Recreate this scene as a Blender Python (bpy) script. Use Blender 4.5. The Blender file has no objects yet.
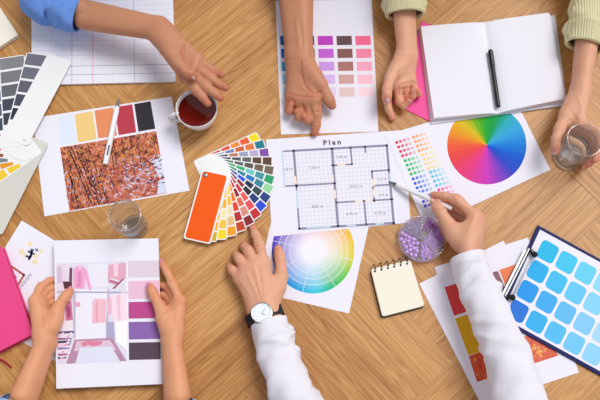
import bpy, math, random
import numpy as np
from mathutils import Vector, Matrix
R = random.Random(7)
C = bpy.context.scene.collection
PI = math.pi
T = 0.75                       # height of the table top

# ------------------------------------------------------------------ camera
TILT = math.radians(16); FPX = 750.0; DIST = 1.53
cam_d = bpy.data.cameras.new('camera'); cam = bpy.data.objects.new('camera', cam_d); C.objects.link(cam)
cam_d.sensor_width = 36; cam_d.lens = 36*FPX/600; cam_d.clip_start = 0.05
cam.location = (0, -DIST*math.sin(TILT), T + DIST*math.cos(TILT)); cam.rotation_euler = (TILT, 0, 0)
bpy.context.scene.camera = cam
CL = Vector(cam.location)

def P(px, py, h=0.0):
    """point at height h (metres) above the table that the picture shows at (px, py)"""
    d = Vector((px-300, math.sin(TILT)*FPX + math.cos(TILT)*(200-py), -math.cos(TILT)*FPX + math.sin(TILT)*(200-py)))
    t = (T + h - CL.z)/d.z
    return CL + d*t
def J(p):
    return p if isinstance(p, Vector) else P(p[0], p[1], p[2]/1000)

# ------------------------------------------------------------------ materials
def lin(c):
    return tuple(((x/255)/12.92 if x/255 <= .04045 else (((x/255)+.055)/1.055)**2.4) for x in c) + (1,)
MATS = {}
def mat(name, rgb, rough=.6, metal=0, spec=.4, sss=0, bump=0, bscale=300, emit=None, coat=0):
    if name in MATS: return MATS[name]
    m = bpy.data.materials.new(name); m.use_nodes = True
    nt = m.node_tree; b = nt.nodes['Principled BSDF']
    b.inputs['Base Color'].default_value = lin(rgb); b.inputs['Roughness'].default_value = rough
    b.inputs['Metallic'].default_value = metal; b.inputs['Specular IOR Level'].default_value = spec
    if coat: b.inputs['Coat Weight'].default_value = coat
    if sss:
        b.inputs['Subsurface Weight'].default_value = sss; b.inputs['Subsurface Radius'].default_value = (1, .4, .25); b.inputs['Subsurface Scale'].default_value = .004
    if bump:
        tc = nt.nodes.new('ShaderNodeTexCoord'); n = nt.nodes.new('ShaderNodeTexNoise'); n.inputs['Scale'].default_value = bscale
        bp = nt.nodes.new('ShaderNodeBump'); bp.inputs['Strength'].default_value = bump; bp.inputs['Distance'].default_value = .001
        nt.links.new(tc.outputs['Object'], n.inputs['Vector']); nt.links.new(n.outputs['Fac'], bp.inputs['Height']); nt.links.new(bp.outputs['Normal'], b.inputs['Normal'])
    MATS[name] = m; return m

class NT:
    def __init__(s, name):
        s.m = bpy.data.materials.new(name); s.m.use_nodes = True; s.t = s.m.node_tree; s.b = s.t.nodes['Principled BSDF']; s.out = s.t.nodes['Material Output']
    def n(s, typ, **kw):
        x = s.t.nodes.new(typ)
        for k, v in kw.items():
            if isinstance(k, str) and hasattr(x, k): setattr(x, k, v)
        return x
    def l(s, a, b): s.t.links.new(a, b)
    def M(s, op, a, b=None, c=None):
        x = s.t.nodes.new('ShaderNodeMath'); x.operation = op
        for i, v in enumerate((a, b, c)):
            if v is None: continue
            if isinstance(v, (int, float)): x.inputs[i].default_value = v
            else: s.l(v, x.inputs[i])
        return x.outputs[0]
    def ramp(s, fac, stops, interp='LINEAR'):
        x = s.t.nodes.new('ShaderNodeValToRGB'); x.color_ramp.interpolation = interp
        e = x.color_ramp.elements
        while len(e) < len(stops): e.new(.5)
        for el, (p, c) in zip(e, stops): el.position = p; el.color = lin(c)
        s.l(fac, x.inputs['Fac']); return x.outputs['Color']
    def mix(s, f, a, b, mode='MIX'):
        x = s.t.nodes.new('ShaderNodeMix'); x.data_type = 'RGBA'; x.blend_type = mode
        for sock, v in ((x.inputs[0], f), (x.inputs[6], a), (x.inputs[7], b)):
            if isinstance(v, (int, float)): sock.default_value = v
            elif isinstance(v, tuple): sock.default_value = v
            else: s.l(v, sock)
        return x.outputs[2]

def wood_mat():
    k = NT('oak_veneer'); M = k.M
    tc = k.n('ShaderNodeTexCoord'); sp = k.n('ShaderNodeSeparateXYZ'); k.l(tc.outputs['Object'], sp.inputs[0])
    W = .112; N = 4
    ca, sa = math.cos(math.radians(42)), math.sin(math.radians(42))
    cb, sb = math.cos(math.radians(132)), math.sin(math.radians(132))
    X = M('ADD', sp.outputs[0], 3.02); Y = M('ADD', sp.outputs[1], 3.035)
    u = M('ADD', M('MULTIPLY', X, ca/W), M('MULTIPLY', Y, sa/W))
    v = M('ADD', M('MULTIPLY', X, cb/W), M('MULTIPLY', Y, sb/W))
    i = M('FLOOR', u); j = M('FLOOR', v)
    kk = M('FLOORED_MODULO', M('SUBTRACT', i, j), 2*N)
    horiz = M('LESS_THAN', kk, N-.5)                    # plank runs along u
    fu = M('FRACT', u); fv = M('FRACT', v)
    hid = M('ADD', M('MULTIPLY', j, 7.31), M('MULTIPLY', M('SUBTRACT', i, kk), 3.17))
    vid = M('ADD', M('MULTIPLY', i, 5.77), M('MULTIPLY', M('SUBTRACT', j, M('SUBTRACT', 2*N-1, kk)), 2.39))
    pid = M('ADD', M('MULTIPLY', horiz, hid), M('MULTIPLY', M('SUBTRACT', 1, horiz), M('ADD', vid, 91.7)))
    def sel(a, b): return M('ADD', M('MULTIPLY', horiz, a), M('MULTIPLY', M('SUBTRACT', 1, horiz), b))
    along = sel(u, v); across = sel(v, u); fac = sel(fv, fu)
    # distance to the long edge and the short ends
    endp = sel(M('ADD', kk, fu), M('ADD', M('SUBTRACT', 2*N-1, kk), fv))
    edge = M('MINIMUM', M('MINIMUM', fac, M('SUBTRACT', 1, fac)), M('MINIMUM', endp, M('SUBTRACT', N, endp)))
    rnd = k.n('ShaderNodeTexWhiteNoise', noise_dimensions='1D'); k.l(pid, rnd.inputs['W'])
    rc = k.n('ShaderNodeSeparateColor'); k.l(rnd.outputs['Color'], rc.inputs[0])
    cmb = k.n('ShaderNodeCombineXYZ')
    k.l(M('ADD', M('MULTIPLY', along, .10), M('MULTIPLY', rc.outputs[0], 40)), cmb.inputs[0])
    k.l(M('ADD', M('MULTIPLY', across, 1.0), M('MULTIPLY', rc.outputs[1], 40)), cmb.inputs[1])
    k.l(M('MULTIPLY', rc.outputs[2], 30), cmb.inputs[2])
    big = k.n('ShaderNodeTexNoise'); big.inputs['Scale'].default_value = 1.6; big.inputs['Detail'].default_value = 3; k.l(cmb.outputs[0], big.inputs['Vector'])
    rings = M('FRACT', M('MULTIPLY', big.outputs['Fac'], 24))
    ringv = M('ABSOLUTE', M('SUBTRACT', rings, .5))
    cm2 = k.n('ShaderNodeCombineXYZ')
    k.l(M('ADD', M('MULTIPLY', along, .5), M('MULTIPLY', rc.outputs[1], 50)), cm2.inputs[0]); k.l(M('ADD', M('MULTIPLY', across, 44), M('MULTIPLY', rc.outputs[0], 70)), cm2.inputs[1])
    fine = k.n('ShaderNodeTexNoise'); fine.inputs['Scale'].default_value = 1.0; fine.inputs['Detail'].default_value = 3; k.l(cm2.outputs[0], fine.inputs['Vector'])
    cm3 = k.n('ShaderNodeCombineXYZ')
    k.l(M('ADD', M('MULTIPLY', along, .2), M('MULTIPLY', rc.outputs[2], 50)), cm3.inputs[0]); k.l(M('MULTIPLY', across, 11), cm3.inputs[1]); k.l(M('MULTIPLY', rc.outputs[0], 9), cm3.inputs[2])
    mid = k.n('ShaderNodeTexNoise'); mid.inputs['Scale'].default_value = 1.0; mid.inputs['Detail'].default_value = 2; k.l(cm3.outputs[0], mid.inputs['Vector'])
    val = M('ADD', M('ADD', M('MULTIPLY', ringv, .34), M('MULTIPLY', fine.outputs['Fac'], .70)), M('MULTIPLY', mid.outputs['Fac'], .5))
    val = M('SUBTRACT', M('MULTIPLY', val, 1.25), .42)
    val = M('ADD', val, M('MULTIPLY', M('SUBTRACT', rc.outputs[2], .5), .22))
    col = k.ramp(val, [(0, (138, 88, 42)), (.3, (180, 125, 68)), (.55, (201, 148, 88)), (1, (228, 184, 124))])
    seam = M('LESS_THAN', edge, .012)
    col = k.mix(M('MULTIPLY', seam, .14), col, lin((96, 58, 30)))
    k.l(col, k.b.inputs['Base Color']); k.b.inputs['Roughness'].default_value = .42; k.b.inputs['Specular IOR Level'].default_value = .35
    bp = k.n('ShaderNodeBump'); bp.inputs['Strength'].default_value = .12; bp.inputs['Distance'].default_value = .0008
    k.l(fine.outputs['Fac'], bp.inputs['Height']); k.l(bp.outputs['Normal'], k.b.inputs['Normal'])
    return k.m

def skin_mat(name, base, red):
    k = NT(name)
    at = k.n('ShaderNodeAttribute'); at.attribute_name = 'flush_shade'
    tc = k.n('ShaderNodeTexCoord'); n = k.n('ShaderNodeTexNoise'); n.inputs['Scale'].default_value = 45; n.inputs['Detail'].default_value = 3; k.l(tc.outputs['Object'], n.inputs['Vector'])
    f = k.M('MULTIPLY', at.outputs['Fac'], .62)
    f = k.M('ADD', f, k.M('MULTIPLY', k.M('SUBTRACT', n.outputs['Fac'], .5), .7))
    f = k.M('MINIMUM', k.M('MAXIMUM', f, 0), 1)
    col = k.mix(f, lin(base), lin(red)); k.l(col, k.b.inputs['Base Color'])
    k.b.inputs['Roughness'].default_value = .5; k.b.inputs['Specular IOR Level'].default_value = .35
    k.b.inputs['Subsurface Weight'].default_value = .25; k.b.inputs['Subsurface Radius'].default_value = (1, .35, .2); k.b.inputs['Subsurface Scale'].default_value = .005
    n2 = k.n('ShaderNodeTexVoronoi'); n2.inputs['Scale'].default_value = 420; k.l(tc.outputs['Object'], n2.inputs['Vector'])
    n3 = k.n('ShaderNodeTexNoise'); n3.inputs['Scale'].default_value = 110; n3.inputs['Detail'].default_value = 3; k.l(tc.outputs['Object'], n3.inputs['Vector'])
    bp = k.n('ShaderNodeBump'); bp.inputs['Strength'].default_value = .35; bp.inputs['Distance'].default_value = .0012
    k.l(k.M('ADD', k.M('MULTIPLY', n2.outputs['Distance'], .25), n3.outputs['Fac']), bp.inputs['Height']); k.l(bp.outputs['Normal'], k.b.inputs['Normal'])
    return k.m

def clear_mat(name, tint=(250, 252, 252), amount=1.0, ior=1.45, haze=0.0, hazecol=(240, 240, 240), rough=.03):
    """thin clear glass or plastic: passes light, mirrors at grazing angles"""
    k = NT(name); k.t.nodes.remove(k.b)
    tr = k.n('ShaderNodeBsdfTransparent'); tr.inputs[0].default_value = lin(tint)
    gl = k.n('ShaderNodeBsdfGlossy'); gl.inputs['Roughness'].default_value = rough
    lw = k.n('ShaderNodeLayerWeight'); lw.inputs[0].default_value = .5
    f0 = ((ior-1)/(ior+1))**2; fr = k.M('ADD', k.M('MULTIPLY', k.M('POWER', lw.outputs['Facing'], 3.0), (1-f0)*.55), f0)
    mx = k.n('ShaderNodeMixShader'); k.l(k.M('MINIMUM', k.M('MULTIPLY', fr, amount), 1.0), mx.inputs[0]); k.l(tr.outputs[0], mx.inputs[1]); k.l(gl.outputs[0], mx.inputs[2])
    o = mx.outputs[0]
    if haze:
        df = k.n('ShaderNodeBsdfDiffuse'); df.inputs[0].default_value = lin(hazecol)
        m2 = k.n('ShaderNodeMixShader'); m2.inputs[0].default_value = haze; k.l(o, m2.inputs[1]); k.l(df.outputs[0], m2.inputs[2]); o = m2.outputs[0]
    k.l(o, k.out.inputs['Surface']); return k.m

def conic_mat(name, stops, pale=False, faces=0):
    """printed hue circle: the object's origin is the centre of the circle, x of 1 unit = radius (given through scale attribute)"""
    k = NT(name); M = k.M
    tc = k.n('ShaderNodeTexCoord'); sp = k.n('ShaderNodeSeparateXYZ'); k.l(tc.outputs['Object'], sp.inputs[0])
    a = M('ADD', M('DIVIDE', M('ARCTAN2', sp.outputs[1], sp.outputs[0]), 2*PI), .5)
    if faces: 
        a2 = M('DIVIDE', M('ADD', M('FLOOR', M('MULTIPLY', a, faces)), .5), faces); a = M('ADD', M('MULTIPLY', a, .6), M('MULTIPLY', a2, .4))
    col = k.ramp(a, stops)
    r = M('SQRT', M('ADD', M('MULTIPLY', sp.outputs[0], sp.outputs[0]), M('MULTIPLY', sp.outputs[1], sp.outputs[1])))
    if pale:
        rr = M('DIVIDE', r, WR)
        f = M('MINIMUM', M('MAXIMUM', M('SUBTRACT', M('MULTIPLY', rr, 1.35), .32), 0), 1)
        st = M('MULTIPLY', M('FLOOR', M('MULTIPLY', rr, 12)), 1/12)
        col = k.mix(f, lin((244, 242, 252)), col)
        ang = M('FRACT', M('ADD', M('MULTIPLY', a, 8), .31))
        spoke = M('MULTIPLY', M('LESS_THAN', M('MULTIPLY', M('MINIMUM', ang, M('SUBTRACT', 1, ang)), rr), .011), M('GREATER_THAN', rr, .45))
        ring = M('ADD', M('LESS_THAN', M('ABSOLUTE', M('SUBTRACT', rr, .84)), .010), M('ADD', M('LESS_THAN', M('ABSOLUTE', M('SUBTRACT', rr, .70)), .009), M('LESS_THAN', M('ABSOLUTE', M('SUBTRACT', rr, .57)), .008)))
        col = k.mix(M('MULTIPLY', M('MINIMUM', M('ADD', spoke, ring), 1), .6), col, lin((240, 240, 250)))
    k.l(col, k.b.inputs['Base Color']); k.b.inputs['Roughness'].default_value = .6; k.b.inputs['Specular IOR Level'].default_value = .15
    return k.m

def autumn_mat(name, seedv, fiery=False):
    k = NT(name); M = k.M
    tc = k.n('ShaderNodeTexCoord'); mp = k.n('ShaderNodeMapping'); mp.inputs['Rotation'].default_value = (0, 0, math.radians(10)); mp.inputs['Location'].default_value = (seedv, seedv*2, 0)
    k.l(tc.outputs['Object'], mp.inputs[0])
    n = k.n('ShaderNodeTexNoise'); n.inputs['Scale'].default_value = 32; n.inputs['Detail'].default_value = 7; n.inputs['Roughness'].default_value = .75; k.l(mp.outputs[0], n.inputs['Vector'])
    n2 = k.n('ShaderNodeTexNoise'); n2.inputs['Scale'].default_value = 130; n2.inputs['Detail'].default_value = 5; n2.inputs['Roughness'].default_value = .8; k.l(mp.outputs[0], n2.inputs['Vector'])
    f = M('ADD', M('MULTIPLY', n.outputs['Fac'], .75), M('MULTIPLY', n2.outputs['Fac'], .45)); f = M('SUBTRACT', M('MULTIPLY', f, 3.0), 1.32)
    if fiery: st = [(0, (150, 25, 15)), (.3, (200, 50, 30)), (.5, (225, 95, 30)), (.65, (200, 50, 60)), (.82, (240, 170, 40)), (1, (250, 210, 110))]
    else: st = [(0, (38, 20, 20)), (.25, (96, 40, 34)), (.40, (176, 78, 52)), (.52, (218, 124, 76)), (.66, (190, 92, 84)), (.8, (222, 160, 138)), (1, (212, 198, 222))]
    col = k.ramp(f, st); k.l(col, k.b.inputs['Base Color']); k.b.inputs['Roughness'].default_value = .5
    return k.m

def knit_mat(name, rgb, rgb2, scale=260):
    k = NT(name); tc = k.n('ShaderNodeTexCoord'); mp = k.n('ShaderNodeMapping'); mp.inputs['Rotation'].default_value = (0, 0, .1); k.l(tc.outputs['Object'], mp.inputs[0])
    w = k.n('ShaderNodeTexWave'); w.inputs['Scale'].default_value = scale/4; w.inputs['Distortion'].default_value = 1.5; w.inputs['Detail'].default_value = 2; k.l(mp.outputs[0], w.inputs['Vector'])
    n = k.n('ShaderNodeTexNoise'); n.inputs['Scale'].default_value = 90; n.inputs['Detail'].default_value = 4; k.l(mp.outputs[0], n.inputs['Vector'])
    f = k.M('ADD', k.M('MULTIPLY', w.outputs['Fac'], .5), k.M('MULTIPLY', n.outputs['Fac'], .5))
    col = k.mix(f, lin(rgb2), lin(rgb)); k.l(col, k.b.inputs['Base Color']); k.b.inputs['Roughness'].default_value = .9; k.b.inputs['Specular IOR Level'].default_value = .15
    bp = k.n('ShaderNodeBump'); bp.inputs['Strength'].default_value = .8; bp.inputs['Distance'].default_value = .002
    k.l(f, bp.inputs['Height']); k.l(bp.outputs['Normal'], k.b.inputs['Normal'])
    return k.m

def cloth_mat(name, rgb, rgb2, bump=.35, scale=55, fine=700):
    k = NT(name); tc = k.n('ShaderNodeTexCoord')
    n = k.n('ShaderNodeTexNoise'); n.inputs['Scale'].default_value = scale; n.inputs['Detail'].default_value = 4; k.l(tc.outputs['Object'], n.inputs['Vector'])
    n2 = k.n('ShaderNodeTexNoise'); n2.inputs['Scale'].default_value = fine; k.l(tc.outputs['Object'], n2.inputs['Vector'])
    col = k.mix(k.M('ADD', k.M('MULTIPLY', n.outputs['Fac'], .5), k.M('MULTIPLY', n2.outputs['Fac'], .5)), lin(rgb2), lin(rgb)); k.l(col, k.b.inputs['Base Color'])
    k.b.inputs['Roughness'].default_value = .9; k.b.inputs['Specular IOR Level'].default_value = .15
    bp = k.n('ShaderNodeBump'); bp.inputs['Strength'].default_value = bump; bp.inputs['Distance'].default_value = .004
    k.l(k.M('ADD', n.outputs['Fac'], k.M('MULTIPLY', n2.outputs['Fac'], .08)), bp.inputs['Height']); k.l(bp.outputs['Normal'], k.b.inputs['Normal'])
    return k.m

PAPER = mat('paper_white', (238, 236, 247), .7, spec=.2)
PAPERW = mat('paper_notebook', (237, 236, 245), .75, spec=.2)
CREAM = mat('paper_cream', (245, 239, 222), .8, spec=.2)
BLACK = mat('black_plastic', (24, 24, 28), .35)
STEEL = mat('steel', (172, 172, 178), .35, metal=1)
DARKSTEEL = mat('dark_wire', (60, 60, 66), .35, metal=.6)
WHITEPL = mat('white_plastic', (240, 240, 242), .3)

# ------------------------------------------------------------------ mesh building
class MB:
    def __init__(s): s.v = []; s.f = []; s.m = []
    def add(s, vs, fs, mi=0):
        o = len(s.v); s.v += [Vector(v) for v in vs]
        for f in fs: s.f.append([i+o for i in f]); s.m.append(mi)
        return s
    def prism(s, pts, z0, z1, mi=0, bevel=0):
        """pts: world xy outline; z0, z1 floats or per-point lists (absolute)"""
        n = len(pts); Z0 = z0 if isinstance(z0, list) else [z0]*n; Z1 = z1 if isinstance(z1, list) else [z1]*n
        a = sum(pts[i][0]*pts[(i+1) % n][1]-pts[(i+1) % n][0]*pts[i][1] for i in range(n))
        if a < 0: pts = pts[::-1]; Z0 = Z0[::-1]; Z1 = Z1[::-1]
        vs = [(p[0], p[1], z) for p, z in zip(pts, Z0)]+[(p[0], p[1], z) for p, z in zip(pts, Z1)]
        fs = [list(range(n))[::-1], list(range(n, 2*n))]+[[i, (i+1) % n, n+(i+1) % n, n+i] for i in range(n)]
        return s.add(vs, fs, mi)
    def box(s, c, hx, hy, hz, mi=0, rot=None):
        vs = []
        for z in (-1, 1):
            for x, y in ((-1, -1), (1, -1), (1, 1), (-1, 1)):
                v = Vector((x*hx, y*hy, z*hz)); v = rot @ v if rot else v; vs.append(Vector(c)+v)
        return s.add(vs, [[3, 2, 1, 0], [4, 5, 6, 7], [0, 1, 5, 4], [1, 2, 6, 5], [2, 3, 7, 6], [3, 0, 4, 7]], mi)
    def tube(s, pts, rad, seg=12, mi=0, cap=True):
        pts = [Vector(p) for p in pts]
        if not isinstance(rad, (list, tuple)): rad = [rad]*len(pts)
        t0 = (pts[1]-pts[0]).normalized(); a = t0.orthogonal().normalized()
        vs = []
        for i, p in enumerate(pts):
            t = (pts[min(i+1, len(pts)-1)]-pts[max(i-1, 0)]).normalized()
            a = (a - t*a.dot(t)).normalized(); b = t.cross(a)
            for k in range(seg):
                th = 2*PI*k/seg; vs.append(p+(a*math.cos(th)+b*math.sin(th))*rad[i])
        fs = []
        for i in range(len(pts)-1):
            for k in range(seg): fs.append([i*seg+k, i*seg+(k+1) % seg, (i+1)*seg+(k+1) % seg, (i+1)*seg+k])
        if cap: fs.append(list(range(seg))[::-1]); fs.append([(len(pts)-1)*seg+k for k in range(seg)])
        return s.add(vs, fs, mi)
    def lathe(s, c, prof, seg=48, mi=0, closed=False):
        """prof: list of (r, z) from the bottom; r = 0 ends are welded"""
        vs = []; rings = []
        for r, z in prof:
            if r < 1e-6: rings.append([len(vs)]); vs.append((c[0], c[1], c[2]+z))
            else:
                rings.append(list(range(len(vs), len(vs)+seg)))
                vs += [(c[0]+r*math.cos(2*PI*k/seg), c[1]+r*math.sin(2*PI*k/seg), c[2]+z) for k in range(seg)]
        fs = []
        pairs = list(zip(rings, rings[1:]))+([(rings[-1], rings[0])] if closed else [])
        for A, B in pairs:
            if len(A) == 1 and len(B) == 1: continue
            if len(A) == 1: fs += [[A[0], B[(k+1) % seg], B[k]] for k in range(seg)]
            elif len(B) == 1: fs += [[A[k], A[(k+1) % seg], B[0]] for k in range(seg)]
            else: fs += [[A[k], A[(k+1) % seg], B[(k+1) % seg], B[k]] for k in range(seg)]
        return s.add(vs, fs, mi)
    def ball(s, c, rx, ry=None, rz=None, mi=0, rot=None, seg=14, rings=8):
        ry = ry or rx; rz = rz or rx; vs = []; fs = []
        for i in range(rings+1):
            ph = PI*i/rings
            for k in range(seg):
                th = 2*PI*k/seg; v = Vector((rx*math.sin(ph)*math.cos(th), ry*math.sin(ph)*math.sin(th), rz*math.cos(ph)))
                vs.append(Vector(c)+(rot @ v if rot else v))
        for i in range(rings):
            for k in range(seg):
                q = [i*seg+k, (i+1)*seg+k, (i+1)*seg+(k+1) % seg, i*seg+(k+1) % seg]
                fs.append(q)
        return s.add(vs, fs, mi)
    def build(s, name, mats, parent=None, smooth=False, origin=None, bevel=0):
        me = bpy.data.meshes.new(name)
        if origin is None:
            if parent is not None: origin = wloc(parent)
            else:
                xs = [v.x for v in s.v]; ys = [v.y for v in s.v]; zs = [v.z for v in s.v]
                origin = Vector(((min(xs)+max(xs))/2, (min(ys)+max(ys))/2, min(zs)))
        origin = Vector(origin)
        me.from_pydata([tuple(v-origin) for v in s.v], [], s.f)
        if not isinstance(mats, (list, tuple)): mats = [mats]
        for m in mats: me.materials.append(m)
        me.polygons.foreach_set('material_index', s.m)
        if smooth: me.polygons.foreach_set('use_smooth', [True]*len(s.f))
        me.update(); me.validate()
        o = bpy.data.objects.new(name, me); C.objects.link(o)
        o.location = origin
        if parent is not None:
            o.parent = parent; o.location = origin - wloc(parent)
        WL[o.name] = origin
        if smooth == 'auto':
            pass
        if bevel:
            b = o.modifiers.new('bevel', 'BEVEL'); b.width = bevel; b.segments = 2; b.limit_method = 'ANGLE'
        return o
WL = {}
def wloc(o): return Vector(WL[o.name])
def tag(o, label=None, cat=None, group=None, kind=None):
    if label: o['label'] = label
    if cat: o['category'] = cat
    if group: o['group'] = group
    if kind: o['kind'] = kind
    return o
def thing(name, loc, label, cat, group=None):
    o = bpy.data.objects.new(name, None); C.objects.link(o); o.location = loc; o.empty_display_size = .02; WL[o.name] = Vector(loc)
    return tag(o, label, cat, group)
def quad(pts, h): return [P(x, y, h).xy for x, y in pts]
def subdiv(pts, n=1): return pts
def lerp(a, b, t): return a+(b-a)*t
def bil(q, u, v):       # q: TL TR BR BL
    return ((q[0][0]*(1-u)+q[1][0]*u)*(1-v)+(q[3][0]*(1-u)+q[2][0]*u)*v, (q[0][1]*(1-u)+q[1][1]*u)*(1-v)+(q[3][1]*(1-u)+q[2][1]*u)*v)

def swatch(parent, pts, h, rgb, label=None, name='colour_swatch', rough=.5):
    m = MB(); m.prism(quad(pts, h), T+h-.00002, T+h+.00012)
    o = m.build(name, mat('ink_%d_%d_%d' % rgb, rgb, rough, spec=.25), parent)
    if label: o['label'] = label
    return o
def text_mesh(txt, size, origin, ang, z, mb, mi=0, spacing=1.0, bold=0):
    cu = bpy.data.curves.new('t', 'FONT'); cu.body = txt; cu.size = size; cu.align_x = 'CENTER'; cu.align_y = 'CENTER'; cu.space_character = spacing; cu.offset = bold
    ob = bpy.data.objects.new('t', cu); C.objects.link(ob); bpy.context.view_layer.update()
    me = bpy.data.meshes.new_from_object(ob.evaluated_get(bpy.context.evaluated_depsgraph_get()))
    rot = Matrix.Rotation(ang, 3, 'Z')
    vs = [rot @ v.co + Vector((origin[0], origin[1], z)) for v in me.vertices]
    mb.add(vs, [list(p.vertices) for p in me.polygons], mi)
    bpy.data.objects.remove(ob); bpy.data.meshes.remove(me); bpy.data.curves.remove(cu)
def line(mb, a, b, w, z, mi=0, t=.00008):
    """flat printed line between two world xy points"""
    a = Vector((a[0], a[1])); b = Vector((b[0], b[1])); d = (b-a).normalized()*w/2; n = Vector((-d.y, d.x))
    mb.prism([a-d+n, a-d-n, b+d-n, b+d+n], z, z+t, mi)

# ------------------------------------------------------------------ the setting
m = MB(); m.box((0, 0, -.02), 3.2, 3.2, .02); tag(m.build('floor', mat('floor_screed', (205, 200, 192), .6)), kind='structure')
tb = thing('table', (0, .03, 0), 'large oak veneer table in herringbone pattern under all the papers', 'table')
WOOD = wood_mat()
m = MB(); m.box((0, .03, T-.02), .98, .56, .02); m.build('table_top', WOOD, tb, bevel=.003)
for sx in (-1, 1):
    for sy in (-1, 1):
        m = MB(); m.box((sx*.90, .03+sy*.49, (T-.04)/2), .035, .035, (T-.04)/2); m.build('leg', mat('oak_leg', (176, 124, 76), .5), tb, bevel=.003)
m = MB(); m.box((0, .03, T-.075), .88, .45, .035); m.build('apron', mat('oak_leg', (176, 124, 76), .5), tb)

# ------------------------------------------------------------------ sheets of paper
def sheet(name, pts, h, label, cat='sheet of paper', th=.00025, mt=None):
    q = quad(pts, h); c = P(sum(p[0] for p in pts)/4, sum(p[1] for p in pts)/4, h)
    r = thing(name, (c.x, c.y, T+h-th), label, cat)
    mb = MB(); mb.prism(q, T+h-th, T+h); mb.build('paper', mt or PAPER, r)
    return r
# --- autumn palette sheet
h = .0006
a = sheet('palette_print', [(33, 118), (171.6, 96.6), (189.6, 190.6), (44.4, 216.4)], h, 'white sheet with autumn forest photo below a row of swatches, white pen across it', 'printed sheet')
for pts, rgb, lb in (([(57.5, 117), (73, 114.2), (77, 142), (61, 144.5)], (226, 233, 248), 'pale blue swatch'),
                     ([(74.5, 114.5), (92.5, 111), (96.7, 139), (78.2, 142.5)], (240, 204, 130), 'pale yellow swatch'),
                     ([(94.4, 110.7), (113, 107.5), (116.8, 135.5), (98.4, 138.5)], (232, 142, 96), 'orange swatch'),
                     ([(115, 107.2), (132.3, 104.3), (136.2, 132.3), (118.6, 135.2)], (186, 58, 74), 'crimson swatch'),
                     ([(134.2, 104), (150.5, 101.3), (155.3, 128.7), (138.5, 131.7)], (46, 40, 50), 'near black swatch')):
    swatch(a, pts, h, rgb, lb)
m = MB(); Q = [(60, 147.5), (156.2, 131.2), (167, 193), (69.5, 211)]
m.prism(quad(Q, h), T+h-.00002, T+h+.00012, 0)
def qp(u, v): x, y = bil(Q, u, v); return P(x, y, h).xy
z = T+h+.00013
for x0, x1, w, mi in ((.08, .24, .0030, 1), (.11, .27, .002, 1), (.15, .31, .0034, 1), (.18, .33, .0016, 1), (.2, .36, .002, 1), (.10, .18, .002, 2), (.02, .1, .003, 1), (.0, .13, .002, 1), (.28, .40, .0022, 1), (.52, .50, .0018, 1), (.55, .54, .0022, 1), (.64, .62, .0028, 1), (.67, .66, .0015, 2), (.73, .70, .0022, 1), (.80, .78, .0018, 1)):
    top = .02 if mi == 1 else .1; bot = .97 if x0 < .4 else R.uniform(.45, .75)
    if x0 in (.02, .0): top = .42
    pa = qp(x0+(x1-x0)*top, top); pb = qp(x0+(x1-x0)*bot*1.0, bot); line(m, pa, pb, w, z, mi)
for i in range(1100):                      # pale leaves, sky gaps and branches
    u = R.uniform(.01, .985); v = R.uniform(.02, .98)
    p = qp(u, v); ang = R.uniform(-.7, .7)+.5*(u-.7)*6; l = R.uniform(.002, .0075); ww_ = R.uniform(.0008, .0021)
    far = v > .42 and u > .42
    if far: mi = R.choice((3, 3, 4, 1, 3, 6, 7)) if u > .6 else R.choice((3, 4, 7, 4, 8))
    elif v < .34: mi = R.choice((5, 8, 8, 1, 9, 5, 4)) ; ang += 1.2
    else: mi = R.choice((8, 5, 7, 4, 1, 8, 9, 3))
    line(m, p, p+Vector((math.cos(ang), math.sin(ang)))*l, ww_, z+.000004*(i % 19+1), mi)
m.prism([qp(.90, .48), qp(1, .38), qp(1, .72), qp(.95, .74)], z, z+.00002, 6)
m.prism([qp(.93, .80), qp(1, .76), qp(1, .99), qp(.9, .99)], z, z+.00002, 6)
m.build('printed_photo', [autumn_mat('autumn_print', .0), mat('ink_trunk', (52, 30, 28), .5), mat('ink_trunk_pale', (196, 150, 120), .5), mat('ink_lilac', (208, 196, 226), .5),
        mat('ink_rust', (150, 50, 48), .5), mat('ink_gold', (226, 158, 78), .5), mat('ink_sky', (216, 222, 240), .5), mat('ink_rose', (198, 108, 112), .5), mat('ink_amber', (214, 122, 66), .5), mat('ink_wine', (104, 34, 36), .5)], a)['label'] = 'photo of a red and orange autumn wood'

# --- lined pad and the corner of another pad
def slab(name, parent, pts_top, h0, h1, mt, bevel=.0006, mi=None):
    mb = MB(); mb.prism(quad(pts_top, h1), T+h0, T+h1); return mb.build(name, mt, parent, bevel=bevel)
h = .006
q = [(31, -62), (171, -62), (175.5, 81.5), (31.5, 85)]; c = P(100, 10, 0)
a = thing('lined_notebook', (c.x, c.y, T), 'thin white lined notebook lying under the denim-sleeved forearm', 'notebook')
slab('page_block', a, q, .0008, h, PAPERW); mb = MB(); mb.prism([p*1.0 for p in quad([(30.6, -62), (171.4, -62), (176, 82.3), (31, 86)], .0008)], T, T+.0009); mb.build('cover', mat('cover_grey', (110, 108, 116), .6), a)
m = MB(); m2 = MB(); z = T+h+.00002
def ln(mb, x0, y0, x1, y1, w, mi): line(mb, P(x0, y0, h).xy, P(x1, y1, h).xy, w, z, mi)
ys = [-55+i*5.0 for i in range(23)]
for y in ys: ln(m, 32, y+1, 172+y*.02, y-.6, .0006, 0)
for y in (66, 74.6): ln(m, 32, y+1, 174.4, y-1.8, .0010, 1)
for x, mi in ((52, 2), (72.6, 3), (93, 3), (113, 4), (133.6, 5), (153.4, 6)): ln(m, x-.2, -55, x+(x-100)*.03, 83.5, .0011, mi)
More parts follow.
